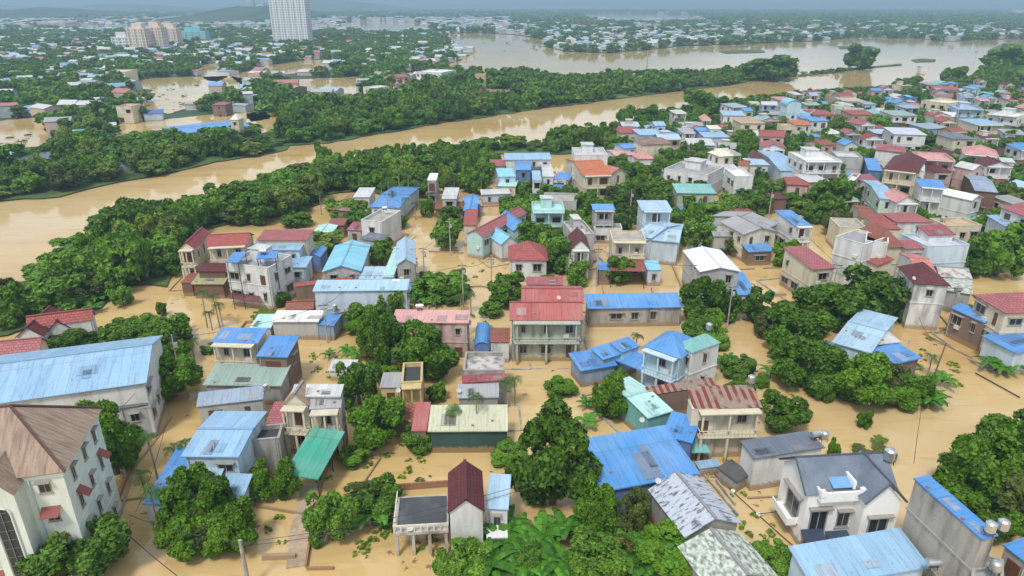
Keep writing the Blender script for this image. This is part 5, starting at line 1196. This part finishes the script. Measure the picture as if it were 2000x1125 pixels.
def banana(px, yb, h=1.2, adj='banana plant'):
    py_ = yb
    p = P(px, yb); root = empty('banana_plant', (p.x, p.y, -.4), rdb.uniform(0, 6)); tag(root, unique(['broad-leaved banana plant', 'pale banana plant', 'drowned banana plant', 'ragged banana plant', 'small banana plant'], p.x, p.y) or 'broad-leaved banana plant standing in the flooded gardens', 'banana plant', 'banana plants in the flooded gardens')
    h *= .78 if py_ < 1000 else 1.0; root.scale = (h,)*3; c = bpy.data.objects.new('leaves', BM[rdb.randrange(4)]); link(c, root); s = bpy.data.objects.new('stem', STEM); link(s, root)
for x0, x1, y0, y1, n in ((935,1110,1055,1135,30),(1180,1280,1085,1130,8),(1132,1184,780,848,5),(1700,1842,752,798,14),(1500,1570,680,745,8),(1888,1990,705,738,9),(1400,1446,700,740,4),(800,905,565,600,8),(690,770,585,650,6),(80,200,575,612,10),(640,700,690,712,3),(1200,1300,1080,1130,5),(1860,1900,610,625,3),(230,350,650,668,7),(700,760,985,1030,3),(1395,1430,400,425,3),(450,520,830,860,3)):
    for k in range(n): banana(rdb.uniform(x0, x1), rdb.uniform(y0, y1), rdb.uniform(.9, 1.5) if y0 > 400 else .9)
# drowned weeds and floating leaf litter
WD = leaves('weeds', 91, 60, .3, LEAF2, 'dome', 6)
wroot = empty('weed_clump', P(640, 900)); tag(wroot, 'small weed clump poking out right of the green metal canopy', 'weeds'); wo = bpy.data.objects.new('leaves', WD); link(wo, wroot); wo.scale = (1, 1, 1); wroot.scale = (.8, .8, .7)
wp = []
for x0, x1, y0, y1, n in ((600,860,870,960,26),(690,880,1020,1090,30),(1010,1100,700,760,8),(1440,1560,720,780,16),(1700,1860,620,700,12),(1790,1880,700,760,14),(440,560,1010,1060,8),(250,330,600,640,6),(1410,1520,960,1080,14),(930,960,600,680,8),(600,700,690,740,14),(900,980,490,560,5),(1240,1290,520,545,6),(0,60,265,290,12),(250,420,160,220,26),(900,1060,70,100,18)):
    for k in range(n): p = P(rdb.uniform(x0, x1), rdb.uniform(y0, y1)); s = rdb.uniform(.25, .8)*(1 if y0 > 300 else 3.5); wp.append((p.x, p.y, -.12*s, s, s*rdb.uniform(.4, .9), rdb.uniform(0, 6)))
scatter('flooded_weeds', wp, [wo], 'scattered tops of drowned weeds and floating plants in muddy water')

# ------------------------------------------------------------------ small things
def water_tank(px, py, z, label, vert=False, s=1.0):
    p = P(px, py, z); root = empty('water_tank', p, rd.uniform(-.6, .6)); s *= .62; root.scale = (s,)*3; tag(root, label, 'water tank')
    m = MB(); 
    if vert: m.tube([(0,0,.6),(0,0,.7),(0,0,1.9),(0,0,2.1),(0,0,2.2)], [.62,.7,.7,.45,.15], 14)
    else: m.tube([(-1,0,1.15),(-.9,0,1.15),(.9,0,1.15),(1,0,1.15)], [.35,.58,.58,.35], 14)
    m.build('barrel', STEEL, root); m = MB()
    for x in (-.6, .6):
        for y_ in (-.4, .4): m.box(x*(.8)-.04, x*.8+.04, y_-.04, y_+.04, 0, .62)
    m.box(-.7, .7, -.45, .45, .56, .6); m.build('stand', DARK, root)
for q in ((775,556,5.6,'steel water tank on end of the long pale blue warehouse'),(521,766,4,'steel water tank behind the blue-grey roofed shed',True),(655,608,3.6,'water tank behind the vivid blue tarpaulin',True),(1592,858,4.8,'white-topped water tank on narrow slate-roofed warehouse'),(1608,862,4.6,'second tank beside slate-roofed warehouse end',True),(1930,1044,9.8,'left steel tank of the pair at blue roof strip end',True),(1955,1040,9.6,'right steel tank of the pair at blue roof strip end',True),(1940,1120,6.3,'steel tank on the cluttered grey rooftop',True),(1734,905,8,'large white-lidded tank behind the slate-roofed villa',True,1.3),(1466,752,8,'steel tank above the rusty roof',True),(1384,648,8.6,'steel tank on teal-roofed white wing',True),(1870,572,5,'steel tank between mottled shack and cream villa'),(515,498,9.4,'steel tank on the white flat-topped house'),(1155,286,11.4,'small tank on white block behind orange villa',True),(1840,436,10.4,'dark tank above the crimson roof box',True),(752,412,7.2,'small tank on white concrete-walled house'),(1060,398,7.4,'tank on turquoise house terrace'),(820,606,6.4,'pale tank lying on the pink flat roof'),(1820,1110,4.6,'steel tank lying by the light blue metal roof')): water_tank(*q[:4], *(q[4:] if len(q) > 4 else ()))
def dish(px, py, z, label, s=1.0):
    p = P(px, py, z); root = empty('satellite_dish', p, rd.uniform(-.3, .3)); s *= .42; root.scale = (s,)*3; tag(root, label, 'satellite dish'); m = MB(); K = 16
    T = Matrix.Translation((0,0,1.4)) @ Matrix.Rotation(.9, 4, 'X')
    for k in range(K):
        a, b = 2*math.pi*k/K, 2*math.pi*(k+1)/K
        for r0, r1 in ((0,.4),(.4,.75)):
            q = [T @ Vector((r*math.cos(t), r*math.sin(t), .35*r*r)) for r, t in ((r0,a),(r1,a),(r1,b),(r0,b))]
            m.poly(q if r0 else [q[0], q[1], q[2]])
    m.build('reflector', plain((.5,.5,.5), .5), root); m = MB(); m.tube([(0,0,0),(0,0,1.3)], [.05,.05], 6); m.build('mast', DARK, root)
    m = MB(); m.tube([T @ Vector((0,-.7,.15)), T @ Vector((0,0,.7))], [.02,.03], 5); m.build('feed_arm', DARK, root)
for q in ((801,1040,3.0,'white satellite dish on the black terrace rail'),(896,770,4.2,'satellite dish left on the grey sheet roof'),(1091,588,7.6,'white dish on the red double roof'),(1253,828,4.2,'white dish behind the very large blue roof'),(1284,948,4.4,'dish at the corner of broken asbestos roof'),(1783,550,9.5,'white dish on the dark maroon hip roof'),(778,770,4.8,'dish beside the small yellow house'),(1920,638,4.2,'white dish beside the cream villa')): dish(*q)
def pole(px, yt, yb, label, r=.13, lean=(0, 0), arm=True, z0=0, mat=None):
    p = P(px, yb); h = solve_h(p.x, p.y, yt); root = empty('utility_pole', p); tag(root, label, 'utility pole'); m = MB(); m.tube([(0,0,-.8),(lean[0],lean[1],h)], [r*1.2, r*.8], 8); m.build('shaft', mat or CONC, root)
    if arm: m = MB(); m.box(lean[0]-.9, lean[0]+.9, lean[1]-.05, lean[1]+.05, h-.5, h-.4); m.build('crossarm', DARK, root); 
    return Vector((p.x+lean[0], p.y+lean[1], h-.3))
P1 = pole(1143, 900, 1010, 'pale concrete pole between giant tree and very large blue roof')
P2 = pole(487, 1055, 1150, 'white concrete pole at the bottom edge', .2)
P3 = pole(1812, 672, 766, 'dark leaning wooden pole in the water near banana plants', .1, (.9, .3), False, mat=BARK)
P4 = pole(1577, 846, 905, 'steel pole in front of the narrow slate-roofed warehouse', .06)
P5 = pole(672, 352, 372, 'thin white pole in the woods by the rusty hut', .12, arm=False)
P6 = pole(238, 1010, 1045, 'short leaning post at the lower-left lane', .06, (.3, 0), False)
P7 = pole(1262, 98, 150, 'distant lattice mast on the far bank', .4, arm=False)
def cable(a, b, sag, r, label, floats=0):
    pts = [Vector(a).lerp(Vector(b), t/16)-Vector((0,0,sag*4*(t/16)*(1-t/16))) for t in range(17)]
    c = sum(pts, Vector())/17; root = empty('cable', c); tag(root, label, 'cable'); m = MB(); m.tube([p-c for p in pts], [r]*17, 5); m.build('wire', DARK, root)
    for k in range(floats):
        p = pts[4+k*5]-c; f = MB(); f.tube([p+Vector((0,0,-.25)), p+Vector((0,0,-.12)), p+Vector((0,0,.15)), p+Vector((0,0,.25))], [.08,.25,.25,.08], 10); f.build('float', WHITE, root)
cable(P(225,1022,3), P(420,1180,3), .4, .045, 'black cable crossing the lower-left muddy lane')
cable(P(265,1000,3), P(330,800,5), .8, .03, 'thin wire along the lane beside mint office')
cable(P2, P1, 1.2, .025, 'long thin wire over the water at bottom centre')
cable(P2-Vector((0,0,.4)), P1-Vector((0,0,.5)), 1.4, .025, 'second long thin wire just below the first')
cable(P(1395,925,.3), P(1560,1075,.3), .12, .05, 'floating rope with white floats near the slate villa', 2)
cable(P(1480,1004,.4), P(1552,992,1.2), .1, .05, 'short rope tied to the white villa')
cable(P(1905,728,.2), P(1992,776,.2), 0, .09, 'dark pole-like line floating right of the banana row')
cable(P3, P(1795,620,8), 1, .03, 'thin wire from the leaning wooden pole')
cable(P(1785,905,9.6), P(1803,780,3), .5, .03, 'thin wire rising behind the tall concrete warehouse')
cable(P(487,1060,7), P(250,1005,3), .6, .03, 'thin wire over the grove at lower left')
# lane walls and flooded yard kerbs
def wall_run(pxs, h, th, mat, label, name='garden_wall'):
    W = [P(x, y) for x, y in pxs]; c = sum(W, Vector())/len(W); root = empty(name, c); tag(root, label, name.replace('_', ' ')); m = MB()
    for a, b in zip(W, W[1:]):
        u = (b-a).normalized(); n = Vector((-u.y, u.x, 0))*th/2; A, B = a-c, b-c
        m.slab([A-n+Vector((0,0,h)), B-n+Vector((0,0,h)), B+n+Vector((0,0,h)), A+n+Vector((0,0,h))], h+1)
    m.build('wall', mat, root)
BRK = wallmat((.22,.07,.05), .7); CW = wallmat((.36,.33,.28), .7)
wall_run([(205,1022),(222,1000),(250,930),(262,900),(270,880)], .6, .3, BRK, 'dark red brick wall top running along the flooded lane')
wall_run([(225,1026),(242,985),(262,915),(312,850),(335,815)], .15, .25, CW, 'muddy kerb just above water beside the red wall')
wall_run([(580,1108),(585,1040),(600,985),(612,945)], .12, 2.0, mottled((.42,.33,.24),(.3,.22,.15),.5,.4,.7,uv=False,nm='concrete_path'), 'concrete path strip awash between the yards', 'path_slab')
wall_run([(598,1110),(612,1020),(626,955),(648,890)], .5, .2, BRK, 'brown wall right of the washed concrete path')
wall_run([(513,1092),(578,1090)], .55, .4, CW, 'dark gate wall at the end of the washed path')
wall_run([(600,1113),(652,1112)], .35, .2, BRK, 'short wall end at bottom of the flooded yard')
wall_run([(355,1078),(372,1070),(440,1070)], .7, .9, wallmat((.66,.72,.78), .3), 'white-topped low wall below the grove at lower left')
wall_run([(768,958),(876,950)], .8, .25, BRK, 'dark red wall behind the black terrace')
wall_run([(848,862),(990,858)], 1.5, .2, wallmat((.06,.12,.11), .5), 'dark green fence below the pale yellow roof', 'fence')
wall_run([(848,863),(882,862)], 1.55, .26, wallmat((.30,.02,.02), .4), 'red gate section in the dark green fence', 'gate')
wall_run([(1300,488),(1330,560),(1345,618),(1352,650)], .4, .3, CW, 'mossy kerb along the flooded lane by the blue workshop')
wall_run([(1668,605),(1640,560)], .6, .3, CW, 'low wall in the trees behind the pale blue hall')
wall_run([(1392,372),(1420,400),(1490,410)], .5, .3, CW, 'canal wall at the flooded bend in town')
wall_run([(905,495),(838,492)], .3, .3, CW, 'kerb at edge of the open flooded square')
wall_run([(880,562),(940,560),(975,566)], .25, .3, CW, 'low kerb crossing the flooded square')
wall_run([(1535,578),(1440,582)], .6, .3, wallmat((.6,.5,.46), .4), 'pinkish yard wall below the flooded yard')
wall_run([(1150,630),(1330,630)], .25, .4, CW, 'mud ledge at foot of the stained grey workshop wall')

# yard walls standing just proud of the flood, street poles with their wires, floating rubbish
rw = random.Random(44); NF = [(f, l) for f, l in zip(FOOT, LAND)]
for (fx, fy, rz, hx, hy, z), l in NF:
    d = math.hypot(fx, fy)
    if d > 230 or rw.random() < .74 or hx > 11: continue
    m = MB(); ex, ey = hx+rw.uniform(1.2, 3.5), hy+rw.uniform(1.2, 3.5); h = rw.uniform(.12, .5); Rm = Matrix.Rotation(rz, 3, 'Z'); n = 0
    for (x0, y0), (x1, y1) in (((-ex,-ey),(ex,-ey)),((ex,-ey),(ex,ey)),((ex,ey),(-ex,ey)),((-ex,ey),(-ex,-ey))):
        if rw.random() < .3: continue
        K = max(1, int(math.hypot(x1-x0, y1-y0)/1.6)); run = []
        for k in range(K):
            a = Vector((x0+(x1-x0)*k/K, y0+(y1-y0)*k/K, 0)); b = Vector((x0+(x1-x0)*(k+1)/K, y0+(y1-y0)*(k+1)/K, 0)); c = Rm @ ((a+b)/2)
            if blocked(c.x+fx, c.y+fy, .3) or rw.random() < .06: continue
            u = (b-a).normalized()*.001; t = Vector((-u.y, u.x, 0)).normalized()*.09; hh = h*rw.uniform(.8, 1.1); m.slab([a-t+Vector((0,0,hh)), b-t+Vector((0,0,hh)), b+t+Vector((0,0,hh)), a+t+Vector((0,0,hh))], 1.2); n += 1
    if n:
        root = empty('yard_wall', (fx, fy, 0), rz); lb = 'half-drowned yard wall around the '+' '.join(l[2].split()[:9])
        tag(root, lb, 'yard wall'); m.build('wall', rw.choice((CW, CONC)), root)
PL = [(246,930),(300,790),(352,735),(640,670),(700,600),(905,600),(960,560),(1010,470),(1110,560),(1165,560),(1320,520),(1345,600),(1420,640),(1390,420),(1500,430),(1540,560),(1620,600),(1700,600),(1850,640),(600,520),(560,560),(830,560),(880,500),(660,430),(760,440),(1230,430),(1290,380),(1480,350),(1560,400),(1660,400),(1720,330),(1820,400),(1880,360),(1430,290),(1560,290),(1620,250),(1340,300),(1180,360)]
pv_ = None
for x, y in PL:
    p = P(x, y); 
    if blocked(p.x, p.y, .3): continue
    h = rw.uniform(6.5, 8.5); lb = unique(['concrete street pole', 'thin street pole', 'grey street pole'], p.x, p.y)
    root = empty('street_pole', (p.x, p.y, 0), rw.uniform(-.4, .4)); tag(root, lb, 'street pole'); m = MB(); m.tube([(0,0,-.8),(0,0,h)], [.14,.09], 7); m.build('shaft', CONC, root); m = MB(); m.box(-.8, .8, -.05, .05, h-.5, h-.4); m.box(-.5, .5, -.05, .05, h-1.1, h-1.02); m.build('crossarm', DARK, root)
    if y > 600 or True:
        m = MB(); m.box(.1, .5, -.2, .2, h-2, h-1.3); m.build('meter_box', plain((.4,.42,.42), .5), root)
    q = Vector((p.x, p.y, h-.45))
    if pv_ and (pv_-q).length < 60: cable(pv_, q, .8, .03, unique(['sagging street wire', 'thin black wire', 'power line'], (p.x+pv_.x)/2, (p.y+pv_.y)/2))
    pv_ = q
dm = MB()
for k in range(7): a = k*.9; dm.box(-.5+.1*k, .1+.12*k, -.05+.07*math.sin(a), .05+.07*math.sin(a), .0, .03+.01*k, 0, Matrix.Rotation(a, 4, 'Z'))
droot = empty('floating_debris', P(1450, 745)); tag(droot, 'small raft of floating planks near the rusty house', 'debris'); do = dm.build('planks', plain((.20,.15,.10), .9, 'wet_wood'), droot)
dp = []
for f, l in NF:
    if math.hypot(f[0], f[1]) > 260: continue
    for k in range(rw.randrange(0, 9)):
        a = rw.uniform(0, 6.28); R_ = max(f[3], f[4])+rw.uniform(.3, 4); x, y = f[0]+R_*math.cos(a), f[1]+R_*math.sin(a)
        if not blocked(x, y, 0): s = rw.uniform(.2, .7); dp.append((x, y, -.01, s, s, rw.uniform(0, 6)))
scatter('floating_rubbish', dp, [do], 'bits of wood and rubbish floating around the flooded houses')

# ------------------------------------------------------------------ air
hz = MB(); hz.box(-EXT-200, EXT+200, -260, EXT+200, -2, 200); o = hz.build('haze', None); o.data.materials.clear()
m = bpy.data.materials.new('haze'); m.use_nodes = True; N = m.node_tree.nodes; L = m.node_tree.links; N.clear()
pv = N.new('ShaderNodeVolumePrincipled'); pv.inputs['Color'].default_value = (.50, .76, .96, 1); pv.inputs['Density'].default_value = .00034; pv.inputs['Anisotropy'].default_value = .2
ou = N.new('ShaderNodeOutputMaterial'); L.new(pv.outputs[0], ou.inputs['Volume']); o.data.materials.append(m); tag(o, None, kind='stuff')
print('STANDS', len(STANDS), 'FH', len(FH), 'FT', len(FT), 'objects', len(bpy.data.objects))
